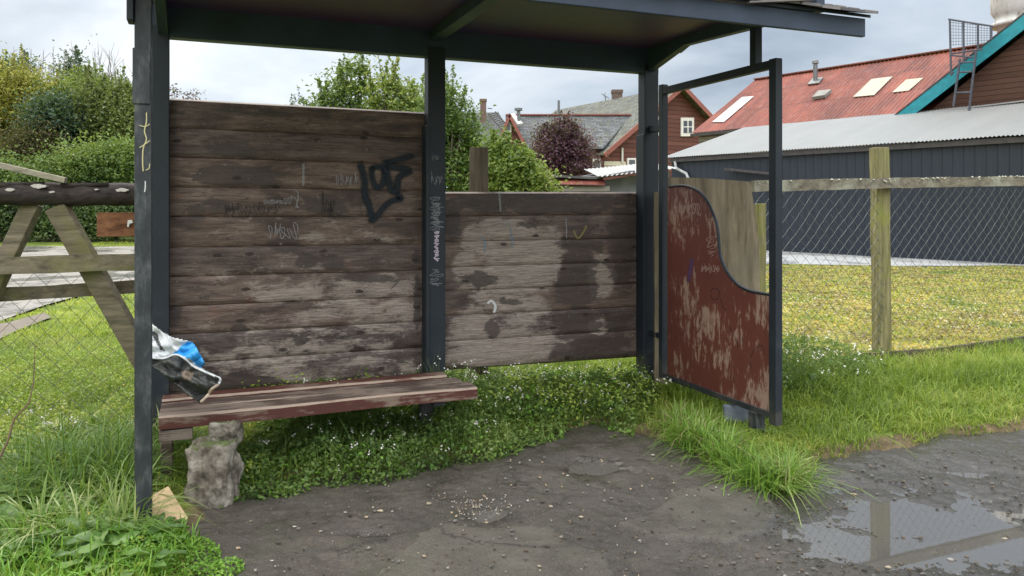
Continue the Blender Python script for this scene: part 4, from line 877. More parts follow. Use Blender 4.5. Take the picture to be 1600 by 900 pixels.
# --- long dark shed with a pale lean-to roof
D0 = Vector((5.67, 27.2, 0)); LEN = 17.5; ZE = 3.2
shed = thing('shed', D0, 'long dark blue metal shed with pale corrugated lean-to roof along the yard', 'shed')
D1 = D0 + fdir * LEN
wb = MB(); nrib = int(LEN / .26)
V = []; 
for i in range(nrib):
    for k, o_ in ((0, 0), (.10, 0), (.12, .028), (.235, .028)):
        V.append(D0 + fdir * (i * .26 + k) - ndir * (.0 if o_ else .016))
fs = []; n = len(V); VV = V + [v + Z * (ZE - .05) for v in V]
for i in range(n - 1): fs.append((i, i+1, n+i+1, n+i))
wb.add(VV, fs); wb.build('wall', M_DARKCLAD, shed)
wb = MB(); a = D0 + ndir * .05; b = D0 + ndir * 4.4; wb.prism([a, b, b + Z * (ZE + 1.25), a + Z * (ZE - .02)], fdir * .05); wb.build('end_wall', M_DARKCLAD, shed); wb = MB()
wb.prism([a + fdir * (LEN - .1), b + fdir * (LEN - .1), b + fdir * (LEN - .1) + Z * (ZE + 1.25), a + fdir * (LEN - .1) + Z * (ZE - .02)], fdir * .05); wb.build('end_wall', M_DARKCLAD, shed)
up = ndir * 4.75 + Z * 1.36; pe = D0 - ndir * .22 - fdir * .25 + Z * (ZE - .03)
corr_sheet('roof', pe, pe + fdir * (LEN + .4), up, .10, .018, M_ZINC, shed, 6)
MB().bar(D0 - ndir * .10 + Z * (ZE - .13), D1 - ndir * .10 + Z * (ZE - .13), .10, .14).build('gutter', M_GUTTER, shed)
pp = [D0 - ndir * .14 + fdir * a + Z * z for a, z in ((.25, ZE - .18), (.3, ZE - .42), (.75, ZE - .62), (.85, ZE - .8), (.85, .3))]
MB().tube(pp, .05, 8).build('downpipe', simple('grey_downpipe', (.35, .36, .37)), shed, smooth=True)
q = D0 + fdir * 3.4 - ndir * .22 + Z * 2.55; MB().box((-.9, -.15, -.03), (.9, .15, .04), 0, Matrix.Translation(q) @ Matrix.Rotation(math.atan2(fdir.y, fdir.x), 4, 'Z') @ Matrix.Rotation(.12, 4, 'Y')).build('wall_lamp_shelf', M_GUTTER, shed)
q = D0 + fdir * 13.6 - ndir * .06; MB().box((-.28, -.05, 0), (.28, .05, ZE - .2), 0, Matrix.Translation(q) @ Matrix.Rotation(math.atan2(fdir.y, fdir.x), 4, 'Z')).build('pilaster', M_DARKCLAD, shed)
# --- red roofed barn behind it
B0 = Vector((7.7, 33, 0)); rw = 4.58; rz = 2.74; ZB = 4.58; LB = 15
barn = thing('barn', B0, 'long barn with rusty red corrugated roof and translucent skylight sheets', 'barn')
bw = MB(); e = B0 + ndir * .25 + fdir * .2; far = B0 + ndir * (2 * rw - .25) + fdir * .2; rd = B0 + ndir * rw + fdir * .2
bw.prism([e, far, far + Z * (ZB + .10), rd + Z * (ZB + rz - .06), e + Z * (ZB + .10)], fdir * .1)
bw.prism([e + fdir * .1, e + fdir * .1 + Z * (ZB + .08), e + fdir * .1 + Z * (ZB + .08) + ndir * .1, e + fdir * .1 + ndir * .1], fdir * (LB - .4)); bw.build('wall', M_OLDWALL, barn)
upb = ndir * rw + Z * rz
rf1 = corr_sheet('roof', B0 + Z * ZB, B0 + Z * ZB + fdir * LB, upb, .16, .020, M_RUST, barn, 8)
corr_sheet('roof', B0 + ndir * 2 * rw + Z * ZB, B0 + ndir * 2 * rw + Z * ZB + fdir * LB, -ndir * rw + Z * rz, .16, .02, M_RUST, barn, 6)
MB().bar(B0 + ndir * rw + Z * (ZB + rz + .03), B0 + ndir * rw + fdir * LB + Z * (ZB + rz + .03), .30, .05).build('ridge_cap', M_RUST, barn)
MB().bar(B0 - ndir * .03 + Z * (ZB - .09), B0 - ndir * .03 + fdir * LB + Z * (ZB - .09), .08, .12).build('fascia', M_GUTTER, barn)
nb = fdir.cross(upb).normalized(); nb = nb if nb.z > 0 else -nb
def on_barn(px, py, lift=.03): return ray_plane(px, py, B0 + Z * ZB + nb * lift, nb)
M_SKYL = simple('translucent_sheet', (.34, .32, .25), .5, .15, 5, .1); M_SKYLW = simple('pale_translucent_sheet', (.40, .40, .40), .5, .1, 5, .1)
for k, (q4, mt) in enumerate((([(1113, 191), (1131, 191), (1178, 151), (1160, 152)], M_SKYLW), ([(1333, 152), (1366, 149), (1395, 120), (1362, 124)], M_SKYL), ([(1394, 145), (1420, 142), (1443, 122), (1416, 125)], M_SKYL))):
    MB().prism([on_barn(*p) for p in q4], nb * .02).build('skylight', mt, barn)
MB().prism([on_barn(*p) for p in ((1270, 156), (1290, 153), (1300, 144), (1280, 146))], nb * .13).build('roof_hatch', simple('hatch_lead', (.20, .20, .18)), barn)
def flue(name, px, py0, py1, r, parent, plane=None, mat=None, Y=None, cap=True):
    p = plane(px, py0, 0) if plane else W(px, py0, Y); top = W(px, py1, p.y); m = MB().tube([p - Z * .2, top], r, 10)
    if cap: m.tube([top, top + Z * .04], [r * .6, r * .6], 8); m.tube([top + Z * .04, top + Z * .16, top + Z * .22], [r * 1.5, r * 1.35, r * .3], 10)
    return m.build(name, mat or M_GALV, parent, smooth=False)
fl_ = flue('chimney_pipe', 1274, 128, 101, .09, barn, on_barn); 
MB().prism([on_barn(*p) for p in ((1262, 133), (1280, 131), (1287, 122), (1270, 124))], nb * .05).build('flashing', M_GALV, fl_)
# --- brown gabled building with teal bargeboard
GP = D0 + ndir * 4.62     # its gable wall stands along the top of the lean-to roof
def on_gable(px, py, off=0.0): return ray_plane(px, py, GP - ndir * off, ndir)
ga = on_gable(1412, 180); gb1 = on_gable(1600, 33); s = gb1 - ga; apex = ga + s * (6.2 / Vector((s.x, s.y, 0)).length); 
gable = thing('gabled_building', (ga.x, ga.y, 0), 'brown boarded gable with teal bargeboard rising behind the pale roof', 'building')
half = Vector((apex.x - ga.x, apex.y - ga.y, 0)); rgt = ga + half * 2; dn = Z * .28
poly = [Vector((ga.x, ga.y, 0)) + half * .06, Vector((rgt.x, rgt.y, 0)) - half * .06, rgt - half * .06 - dn, apex - dn * 1.0, ga + half * .06 - dn]
MB().prism(poly, ndir * .15).build('wall', M_BROWNSIDE, gable)
bd = MB(); hgt = Z * .42
for a, b in ((ga, apex), (apex, rgt)):
    bd.prism([a - ndir * .36 - hgt, b - ndir * .36 - hgt, b - ndir * .36, a - ndir * .36], -ndir * .05)
bd.build('bargeboard', M_TEAL, gable)
rr_ = MB()
for a, b in ((ga, apex), (rgt, apex)):
    d = (b - a).normalized(); a2 = a - d * .35
    rr_.prism([a2 - ndir * .40 + Z * .02, b - ndir * .40 + Z * .02, b + ndir * 9 + Z * .02, a2 + ndir * 9 + Z * .02], Z * .06)
rr_.build('roof', M_GUTTER, gable)
a = on_gable(1490, 172, .25); b = on_gable(1640, 154, .25)
MB().bar(a, b, .4, .04).build('flashing', M_ZINC, gable)
# --- steel cage with ladder on the teal roof edge
lad = thing('roof_ladder', on_gable(1500, 178, .9), 'dark steel ladder with mesh guard beside the teal bargeboard', 'ladder')
OFF = .75
def gp(px, py, o=OFF): return on_gable(px, py, o)
M_LADDER = simple('dark_ladder_steel', (.06, .065, .085), .5, .3, 9)
m = MB()
for a, b in (((1484, 30), (1486, 118)), ((1505, 33), (1506, 98)), ((1528, 37), (1528, 80)), ((1549, 41), (1549, 62)), ((1482, 30), (1551, 41)), ((1484, 86), (1520, 90)), ((1484, 84), (1535, 77)), ((1486, 118), (1490, 112))):
    m.tube([gp(*a), gp(*b)], .03, 6)
m.build('guard_frame', M_LADDER, lad)
m = MB(); m.tube([gp(1525, 80, .8), gp(1514, 176, .8)], .035, 6); m.build('stile', M_LADDER, lad); m = MB(); m.tube([gp(1500, 92, .8), gp(1490, 166, .8)], .035, 6); m.build('stile', M_LADDER, lad)
for (a, b) in (((1489, 178), (1514, 177)), ((1493, 145), (1517, 144)), ((1497, 113), (1520, 112)), ((1499, 98), (1522, 97))): MB().tube([gp(*a, .8), gp(*b, .8)], .028, 6).build('rung', M_LADDER, lad)
m = MB()
for i in range(15): x = 1485 + i * 4.4; m.tube([gp(x, 31 + (x-1484)*.16), gp(x, 72 - max(0, x - 1525) * .3)], .007, 3)
for i in range(8): y = 35 + i * 5; m.tube([gp(1485, y), gp(1548, y + 6 - i * 1.4)], .007, 3)
m.build('guard_mesh', M_LADDER, lad)
# --- pale round chimney at the top right
ch = MB(); k_ = 29.0 / F
ch.tube([W(1591, y, 29.0) for y in (130, 44, 42, 41, 37, 35, 34, 27, 24, 18, -10, -40)], [r_ * k_ for r_ in (28, 28, 31, 37.5, 37.5, 36, 31, 31, 33, 37, 37.5, 37.5)], 32)
def mat_ch():
    m = Mat('flaking_white_chimney'); f = m.noise(m.coord(scale=(1,1,.5)), 2.6, 8, .7); k = m.ramp(f, [(.35, (.20, .17, .14)), (.46, (.50, .50, .48)), (.7, (.62, .62, .61))]); m.bump(f, .4, .02); return m.set(k, .7, .3)
o = ch.build('round_chimney', mat_ch(), smooth=True); tag(o, 'thick round flaking white chimney behind the teal gable', 'chimney')

# --- far red house with slate roofs
def box_window(px0, px1, py0, py1, plane, parent, nrm, cross=True, arch=False):
    """white framed window lying on a wall plane"""
    c = [plane(px0, py1), plane(px1, py1), plane(px1, py0), plane(px0, py0)]
    if arch: c[2:] = [plane(px1, py0 + 4), plane((px0*.3+px1*.7), py0), plane((px0*.7+px1*.3), py0), plane(px0, py0 + 4)]
    cen = sum(c, Vector()) / len(c); wf = MB().prism(c, nrm * .08).build('window', M_WTRIM, parent)
    ins = [cen + (q - cen) * .66 + nrm * .083 for q in c]; MB().prism(ins, nrm * .01).build('pane', M_GLASS, wf)
    if cross:
        wb_ = (c[1] - c[0]).length; mb = MB(); a = (ins[0] + ins[1]) / 2; b = (ins[-1] + ins[-2]) / 2 if not arch else (ins[3] + ins[4]) / 2
        mb.bar(a + nrm * .02, b + nrm * .02, wb_ * .07, .02, nrm); q1 = (ins[0] + ins[-1]) / 2; q2 = (ins[1] + ins[2]) / 2; mb.bar(q1 + nrm * .022, q2 + nrm * .022, wb_ * .05, .02, nrm); mb.build('glazing_bar', M_WTRIM, wf)
    return wf
ap = Vector((9.68, 45, 8.36)); rdir = Vector((-6.08, 10.6, 0)).normalized(); gdir = Vector((.867, .497, 0)); gn = Vector((.497, -.867, 0))   # ridge, gable line, gable outward
house = thing('red_house', (ap.x, ap.y, 0), 'red shingled house with steep mossy slate gable roof', 'house', 'old red houses beyond the plank wall')
hw = 5.39; ez = 4.40; LH = 13.0
e1 = Vector((ap.x, ap.y, 0)) - gdir * hw; e2 = Vector((ap.x, ap.y, 0)) + gdir * hw
MB().prism([e1, e2, e2 + Z * ez, Vector((ap.x, ap.y, ap.z - .12)), e1 + Z * ez], rdir * .2).prism([e1 + rdir*.2, e1 + Z * (ez - .05) + rdir*.2, e1 + gdir * .2 + Z * (ez - .05) + rdir*.2, e1 + gdir * .2 + rdir*.2], rdir * (LH - .3)).build('wall', M_REDSIDE, house)
fr_ = -rdir * .55; sl_ = (Vector((0, 0, ap.z)) - Vector((0, 0, ez)) + gdir * hw).normalized()
o1 = MB(); L0 = e1 + Z * ez - sl_ * .35 + fr_; A0_ = ap + fr_
o1.prism([L0, A0_, ap + rdir * LH, e1 + Z * ez - sl_ * .35 + rdir * LH], Z * .08)
sr_ = (Vector((0, 0, ap.z - ez)) - gdir * hw).normalized(); R0 = e2 + Z * ez - sr_ * .35 + fr_
o1.prism([A0_, R0, e2 + Z * ez - sr_ * .35 + rdir * LH, ap + rdir * LH], Z * .08); hroof = o1.build('roof', M_SLATEMOSS, house)
MB().bar(L0 + Z * .0, A0_ + Z * .0, .05, .26).bar(A0_, R0, .05, .26).build('bargeboard', M_REDTRIM, house)
def pg(px, py): return ray_plane(px, py, Vector((ap.x, ap.y, 0)), gn)
box_window(1063, 1083, 184, 213, pg, house, gn); box_window(1018, 1030, 182, 212, pg, house, gn); box_window(979, 993, 247, 264, pg, house, gn, False)
MB().prism([pg(944, 273), pg(977, 273), pg(977, 252), pg(944, 252)], gn * .04).build('cream_cladding', M_CREAM, house)
MB().tube([pg(971, 254) + gn * .08, pg(971, 231) + gn * .08], .06, 8).build('vent_pipe', M_WTRIM, house)
p = W(964, 165, 50.5); MB().box((p.x - .32, p.y - .3, p.z - 1.5), (p.x + .32, p.y + .3, W(964, 143, 50.5).z)).box((p.x - .36, p.y - .34, W(964, 146, 50.5).z), (p.x + .36, p.y + .34, W(964, 141, 50.5).z)).build('chimney', simple('brown_brick', (.11, .075, .06)), house)
p = W(946, 157, 52); MB().tube([p - Z*1, p + Z * .25], .04, 6).tube([p + Vector((-.25, 0, .45)), p + Vector((.25, 0, .15))], .03, 5).tube([p + Vector((-.1, 0, .2)), p + Vector((.0, 0, .55))], .02, 5).build('aerial', M_GALV, house)
MB().tube([W(873, 182, 50), W(873, 157, 50)], .09, 6).build('mast', M_GALV, house)
# low wing with slate roof and small arched gable
wing = thing('red_house', (2.5, 40, 0), 'low slate roofed red wing left of the steep gable, half hidden by the purple tree', 'house', 'old red houses beyond the plank wall')
ra, rb = W(790, 181, 45.2), W(986, 183, 45.2); ea, eb = W(800, 233, 42.2), W(943, 233, 42.2); ra.z = rb.z; eb.z = ea.z
MB().prism([ea, eb, rb, ra], Z * .1).prism([ra, rb, rb + Vector((0, 3.2, -2.1)), ra + Vector((0, 3.2, -2.1))], Z * .1).build('roof', M_SLATE, wing)
MB().bar(ra + Z * .13, rb + Z * .13, .3, .08).build('ridge_cap', M_REDTRIM, wing)
MB().box((ea.x + .1, 42.55, 0), (eb.x - .05, 44.0, ea.z - .02)).build('wall', simple('dark_red_wall', (.11, .045, .04), .7, .3, 3), wing)
def pw(px, py): return ray_plane(px, py, Vector((0, 42.55, 0)), Vector((0, -1, 0)))
for a in ((926, 940, 248, 266), (894, 908, 248, 264), (872, 886, 248, 264)): box_window(*a, pw, wing, Vector((0, -1, 0)), False)
MB().box((pw(868, 0).x, 42.4, W(0, 267, 42.5).z), (pw(940, 0).x, 42.55, W(0, 263, 42.5).z)).build('sill', M_WTRIM, wing)
gx = [W(779, 236, 40.9), W(823, 236, 40.9), W(796, 181, 40.9)]; gx[1].z = gx[0].z
MB().prism([Vector((gx[0].x, 40.9, 0)), Vector((gx[1].x, 40.9, 0)), gx[1], gx[2], gx[0]], (0, .2, 0)).build('gable_wall', M_REDSIDE, wing)
MB().prism([gx[2] + Vector((-.02, -.35, .05)), gx[1] + Vector((.25, -.35, -.35)), gx[1] + Vector((.25, 4.0, -.35)), gx[2] + Vector((0, 4.4, .05))], Z * .08).prism([gx[2] + Vector((-.02, -.35, .05)), gx[0] + Vector((-.25, -.35, -.35)), gx[0] + Vector((-.25, 4.0, -.35)), gx[2] + Vector((0, 4.4, .05))], Z * .08).build('gable_roof', M_SLATE, wing)
MB().bar(gx[2] + Vector((0, -.37, .0)), gx[1] + Vector((.25, -.37, -.38)), .05, .16).bar(gx[2] + Vector((0, -.37, .0)), gx[0] + Vector((-.25, -.37, -.38)), .05, .16).build('bargeboard', M_REDTRIM, wing)
box_window(788, 799, 190, 207, lambda x, y: ray_plane(x, y, Vector((0, 40.9, 0)), Vector((0, -1, 0))), wing, Vector((0, -1, 0)), False, True)
flp = MB().tube([W(811, 190, 43.8), W(810, 172, 43.8)], .10, 8).tube([W(810, 173, 43.8), W(810, 169, 43.8)], .22, 8).build('chimney_pipe', M_GALV, wing)
MB().prism([W(798, 181, 44.6), W(804, 181, 44.6), W(817, 196, 43.6), W(809, 197, 43.6)], (0, -.1, .12)).build('flashing', M_WTRIM, flp)
# farther slate roof at the left with a brick chimney
fh = thing('slate_roofed_house', (-2.5, 50, 0), 'farthest grey slate roof with tall brown chimney, left behind the leafy trees', 'house', 'old red houses beyond the plank wall')
ra, rb = W(715, 178, 50), W(779, 180, 50); rb.z = ra.z; ea, eb = W(700, 236, 46.5), W(812, 236, 46.5)
MB().prism([ea, eb, rb, ra], Z * .1).prism([ra, rb, rb + Vector((.5, 4, -2.5)), ra + Vector((-.5, 4, -2.5))], Z * .1).prism([eb, rb, rb + Vector((.5, 4, -2.5)), eb + Vector((0, 7, 0))], Z * .08).build('roof', M_SLATE, fh)
MB().box((ea.x + .3, 47, 0), (eb.x - .3, 53, ea.z)).build('wall', M_REDSIDE, fh)
p = W(755, 178, 49.2); MB().box((p.x - .19*1.0, p.y - .2, p.z - 1), (p.x + .19, p.y + .2, W(755, 158, 49.2).z)).box((p.x - .23, p.y - .24, W(755, 159, 49.2).z), (p.x + .23, p.y + .24, W(755, 155, 49.2).z)).build('chimney', simple('brown_brick_chimney', (.14, .085, .07)), fh)
m = MB(); a, b = W(763, 178, 49), W(784, 203, 47.4); w3 = Vector((.45, 0, .15))
m.bar(a, b, .05, .05).bar(a + w3, b + w3, .05, .05)
for i in range(9): q = a.lerp(b, (i + .5) / 9); m.bar(q, q + w3, .04, .04)
m.bar(W(762, 169, 49), W(769, 170, 49), .05, .05).bar(W(768, 170, 49), W(768, 178, 49), .05, .05); m.build('roof_ladder', simple('dark_old_timber', (.05, .045, .045)), fh)
# --- low shed directly behind the plank wall
ls = thing('low_shed', (1.6, 16, 0), 'low grey shed with sagging roof and rusty sheet behind the lower plank panel', 'shed')
r1 = [W(790, 305, 16), W(868, 277, 16), W(930, 280, 16), W(992, 270, 16), W(1050, 264, 16)]
body = [Vector((p.x, 16.25, p.z - .05)) for p in r1]; MB().prism([Vector((body[0].x + .15, 16.25, 0))] + [Vector((body[-1].x, 16.25, 0))] + body[::-1], (0, 3.0, 0)).build('wall', simple('grey_shed_wall', (.13, .14, .15), .7, .3, 3), ls)
m = MB()
for a, b in zip(r1[:3], r1[1:4]): m.prism([a, b, b + Vector((0, 3.6, .15)), a + Vector((0, 3.6, .15))], Z * .05)
m.build('roof', simple('dark_felt_roof', (.075, .075, .08), .7, .3, 4), ls)
corr_sheet('pale_roof_sheet', W(935, 276, 15.8), W(1060, 263, 15.8), Vector((0, 3.2, .30)), .10, .012, M_ZINC, ls, 2)
m = MB().prism([W(872, 289, 15.9), W(946, 290, 15.9), W(942, 279, 16.2), W(876, 279, 16.2)], (0, 0, .02)); m.build('rusty_sheet', M_RUST, ls)
MB().box((W(878, 0, 15.95).x, 15.98, .2), (W(953, 0, 15.95).x, 16.2, W(0, 291, 16).z)).build('patched_wall', M_OLDWALL, ls)
o = MB().prism([W(1023, 351, 9), W(1034, 351, 9), W(1034, 325, 9), W(1023, 325, 9)], (0, .06, 0)).box((W(1023, 0, 9).x, 9.07, .0), (W(1023, 0, 9).x + .05, 9.12, W(0, 325, 9).z)).build('orange_board', simple('orange_paint', (.50, .20, .07)), None); tag(o, 'small orange board seen between the right shelter post and the side frame', 'board')

# ================================================================== VEGETATION
def leaf_mesh(name, Cn, size, mat, parent=None, up=.6, aspect=.55, seed=1, out_dir=None, fold=.25):
    """small folded leaves at the points Cn"""
    r = np.random.default_rng(seed); n = len(Cn); size = np.broadcast_to(size, (n,)) * r.uniform(.65, 1.3, n)
    N = r.normal(size=(n, 3)); N /= np.linalg.norm(N, axis=1)[:,None]; N[:,2] = np.abs(N[:,2]) + up
    if out_dir is not None: N = N + out_dir
    N /= np.linalg.norm(N, axis=1)[:,None]
    A = r.normal(size=(n, 3)); A -= (A*N).sum(1)[:,None] * N; A /= np.linalg.norm(A, axis=1)[:,None]; B = np.cross(N, A)
    s = size[:,None]; base = Cn - A * s * .5; tip = Cn + A * s * .5 - N * s * .12; l = Cn + B * s * aspect * .5 + N * s * fold * .4 - A * s * .05; rr_ = Cn - B * s * aspect * .5 + N * s * fold * .4 - A * s * .05
    V = np.stack([base, rr_, tip, l], 1).reshape(-1, 3); i = np.arange(n)[:,None] * 4
    return V, np.concatenate([i + [0, 1, 2], i + [0, 2, 3]], 1).reshape(-1, 3)
def build_leaves(name, Cn, size, mat, parent=None, **k):
    V, T = leaf_mesh(name, Cn, size, mat, **k); return np_mesh(name, V, tris=T, mat=mat, parent=parent)
def blades(name, P, H, Wd, mat, parent=None, lean=.35, seed=1, dirs=None, droop=.5):
    r = np.random.default_rng(seed); n = len(P); H = np.broadcast_to(H, (n,)) * r.uniform(.55, 1.25, n); Wd = np.broadcast_to(Wd, (n,)) * r.uniform(.7, 1.3, n)
    an = r.uniform(0, 2*np.pi, n); D = np.stack([np.cos(an), np.sin(an), np.zeros(n)], 1)
    if dirs is not None: D = D + dirs; D /= np.linalg.norm(D, axis=1)[:,None] + 1e-6
    S = np.stack([-D[:,1], D[:,0], np.zeros(n)], 1); tw = r.uniform(-.6, .6, n)[:,None]; S = S * np.cos(tw) + D * np.sin(tw)
    L = np.abs(r.normal(lean, lean * .5, n)); V = []
    for f, wf in ((0, 1), (.4, .95), (.75, .65), (1.0, 0)):
        ou = (L * H * (f ** 1.7))[:,None] * D; z = H * (f - droop * L * f ** 2.4); c = P + ou + np.stack([np.zeros(n), np.zeros(n), z], 1)
        if wf: V.append(c - S * (Wd * wf / 2)[:,None]); V.append(c + S * (Wd * wf / 2)[:,None])
        else: V.append(c)
    V = np.stack(V, 1).reshape(-1, 3); i = np.arange(n)[:,None] * 7
    Q = np.concatenate([i + [0, 1, 3, 2], i + [2, 3, 5, 4]], 1).reshape(-1, 4); T = (i + [4, 5, 6])
    return np_mesh(name, V, quads=Q, tris=T, mat=mat, parent=parent)
def scatter(x0, x1, y0, y1, n, seed, cond=None, near=True):
    r = np.random.default_rng(seed); x = r.uniform(x0, x1, n)
    y = y0 + (y1 - y0) * (r.random(n) ** (1.6 if near else 1)); P = np.stack([x, y], 1)
    if cond is not None: P = P[cond(P)]
    h = ground_h(P); return np.column_stack([P, h])
def view(P, margin=60):
    px = HX + P[:,0] / P[:,1] * F; return (px > -margin) & (px < 1600 + margin)
F_GRASS = foliage('fresh_grass', [(.08, .14, .018), (.16, .25, .03), (.27, .35, .05), (.38, .38, .10)], .45, .4, .8)
F_DARKGRASS = foliage('long_grass', [(.045, .10, .018), (.09, .18, .030), (.16, .26, .05), (.33, .38, .16)], .40, .4, .9)
F_YELGRASS = foliage('yellow_green_turf', [(.18, .25, .025), (.32, .38, .045), (.44, .46, .08)], .55, .4, .5)
F_WEED = foliage('leafy_weeds', [(.050, .095, .028), (.095, .165, .045), (.155, .24, .060), (.27, .35, .11)], .45, .45, 1.5)
F_CHICK = foliage('bright_chickweed', [(.07, .17, .02), (.14, .30, .035), (.24, .42, .06)], .45, .4, 3)
F_DOCK = foliage('broad_leaves', [(.06, .13, .03), (.12, .23, .05), (.22, .33, .12)], .4, .35, 2)
F_LIME = foliage('lime_lit_leaves', [(.16, .25, .035), (.28, .38, .06), (.40, .47, .11)], .5, .5, 2)  # light from behind put into the bright lime leaf colour
F_MOSS = foliage('yellow_moss', [(.12, .17, .05), (.20, .24, .06), (.33, .32, .10), (.40, .34, .12), (.20, .145, .075), (.22, .24, .07), (.38, .34, .15)], .7, .25, 1.1, .3, .84)
F_STRAW = foliage('dry_grass', [(.22, .17, .09), (.34, .28, .15), (.45, .40, .24)], .6, .3, 2)
F_PETAL = Mat('white_petals').set((.72, .70, .66), .6, .2); F_PETALY = Mat('yellow_petals').set((.60, .45, .04), .6, .2)
STUFF = dict(kind='stuff')
sd = pave_sd
# turf left and behind the shelter
card_clear = lambda P: ((P[:,0] + 1.58) / .20) ** 2 + ((P[:,1] - 3.56) / .24) ** 2 > 1
foot_clear = lambda P: ((P[:,0] - 1.56) / .24) ** 2 + ((P[:,1] - 4.95) / .34) ** 2 > 1
veg = lambda P: (sd(P) > .06) & view(P) & card_clear(P) & foot_clear(P)
road_clear = lambda P: ~inside(P, road) & ~inside(P, mud)
P = scatter(-6.5, 2.2, 2.7, 9.5, 120000, 11, lambda P: veg(P) & road_clear(P))
P = P[np.random.default_rng(1).random(len(P)) < .35 + .9 * vnoise(P[:,:2], 1.6, 50)]
o = blades('grass', P, .055 + .05 * vnoise(P[:,:2], 1.2, 51), .0055, F_GRASS, lean=.7, seed=2); tag(o, **STUFF)
P = scatter(-16, 3, 8.5, 42, 60000, 12, lambda P: view(P) & road_clear(P))
o = blades('grass', P, .07, .016, F_YELGRASS, lean=.6, seed=3); tag(o, **STUFF)
r = np.random.default_rng(9); P = r.uniform([1.25, 4.5], [1.9, 5.4], (2600, 2)); P = np.column_stack([P, ground_h(P)]); o = blades('grass', P, .045, .006, F_GRASS, lean=.8, seed=16); tag(o, **STUFF)
# verge on the right, between pavement and kickboard
def verge_c(P): return (sd(P) > .05) & view(P) & (P[:,1] < 6.75 + (P[:,0] - 3.0) * .42) & foot_clear(P)
P = scatter(1.2, 7, 3.9, 8.2, 90000, 13, verge_c, False); dens = vnoise(P[:,:2], 2.4, 52) * .6 + vnoise(P[:,:2], 8, 59) * .45; s_ = sd(P[:,:2])
P = P[np.random.default_rng(2).random(len(P)) < np.clip(dens * 1.7 - .25 + s_ * .35, 0.02, 1) * np.where((P[:,0] < 2.45) & (P[:,0] > 1.62) & (s_ < .50), .12, 1) * np.where(((P[:,0] - 1.62)/.2)**2 + ((P[:,1] - 5.0)/.35)**2 < 1, .2, 1)]
hh = .05 + .15 * np.clip(sd(P[:,:2]) - .1, 0, 1) * (.5 + vnoise(P[:,:2], 3, 53))
o = blades('grass', P, hh, .006, F_GRASS, lean=.8, seed=4); tag(o, **STUFF)
# mossy field beyond the fence
def field_c(P): return view(P) & (P[:,0] > 1.6) & (P[:,1] > 6.35 + (P[:,0] - 2.0) * .40) & ~inside(P, [(3, 20), (6.2, 18.8), (9.5, 18.0), (11.9, 18.3), (15.5, 13.6), (40, 30), (6, 40), (3, 30)])
P = scatter(1.6, 15, 6.3, 20, 260000, 14, field_c)
n_ = vnoise(P[:,:2], 1.4, 54); P = P[np.random.default_rng(3).random(len(P)) < n_ * 1.5]
V, T = leaf_mesh('m', P + np.array([0, 0, .015]), (.016 + .0022 * P[:,1]), F_MOSS, up=1.2, aspect=.8, seed=5); o = np_mesh('moss', V, tris=T, mat=F_MOSS); tag(o, **STUFF)
P = scatter(1.6, 15, 6.3, 20, 42000, 15, field_c); P = P[np.random.default_rng(4).random(len(P)) < vnoise(P[:,:2], .8, 55) * 1.2]
o = blades('grass', P, .075, .010, F_YELGRASS, lean=.8, seed=6); tag(o, **STUFF)
# long arching tufts
def tuft(spots, seed, n=130, H=.34, mat=F_DARKGRASS, wd=.008, lean=.9):
    r = np.random.default_rng(seed); PP = []; DD = []; HH = []
    for (px, py, k) in spots:
        g = G(px, py); m_ = int(n * k); a = r.normal(size=(m_, 2)) * .06 * k; p = np.column_stack([a + [g.x, g.y], np.zeros(m_)]); p[:,2] = np.maximum(ground_h(p[:,:2]), -.01); PP.append(p)
        DD.append(np.column_stack([a / .05, np.zeros(m_)])); HH.append(np.full(m_, H * (.6 + .5 * k)))
    PP = np.concatenate(PP); o = blades('long_grass', PP, np.concatenate(HH), wd, mat, lean=lean, seed=seed, dirs=np.concatenate(DD) * 1.2, droop=.65); tag(o, **STUFF); return o
tuft([(1062, 690, .8), (1085, 700, .9), (1110, 712, .9), (1132, 728, .8), (1152, 742, .7), (1176, 758, .7), (1200, 764, .8), (1222, 762, .9), (1240, 756, .7), (1130, 706, .6), (1098, 684, .6), (1060, 670, .7), (1085, 676, .6)], 21, 130, .21, foliage('bright_long_grass', [(.07, .15, .02), (.13, .25, .035), (.22, .36, .06), (.36, .42, .16)], .4, .4, 2), .0075)
tuft([(60, 770, 1), (95, 760, 1.1), (130, 768, 1.1), (165, 775, 1), (195, 770, 1), (110, 800, .8), (30, 800, .8), (180, 810, .8), (150, 740, .9), (90, 730, .8), (200, 740, .9), (262, 712, .6), (285, 708, .5), (205, 765, .8), (190, 850, .7), (60, 850, .7), (120, 860, .7)], 22, 120, .30)
tuft([(40, 690, .7), (150, 680, .7), (100, 690, .8), (190, 700, .8), (20, 730, .8), (250, 700, .8)], 25, 80, .22, F_DARKGRASS, .007)
tuft([(1100, 700, .6), (1075, 690, .7), (1130, 720, .5), (1045, 680, .6)  , (1180, 745, .4), (1230, 755, .4)], 23, 26, .24, F_STRAW, .006, 1.1)
tuft([(x, 690 - (x - 1240) * .13 + (17 * i) % 40 - 20, .5) for i, x in enumerate(range(1250, 1640, 14))], 24, 46, .19, F_GRASS, .0065)
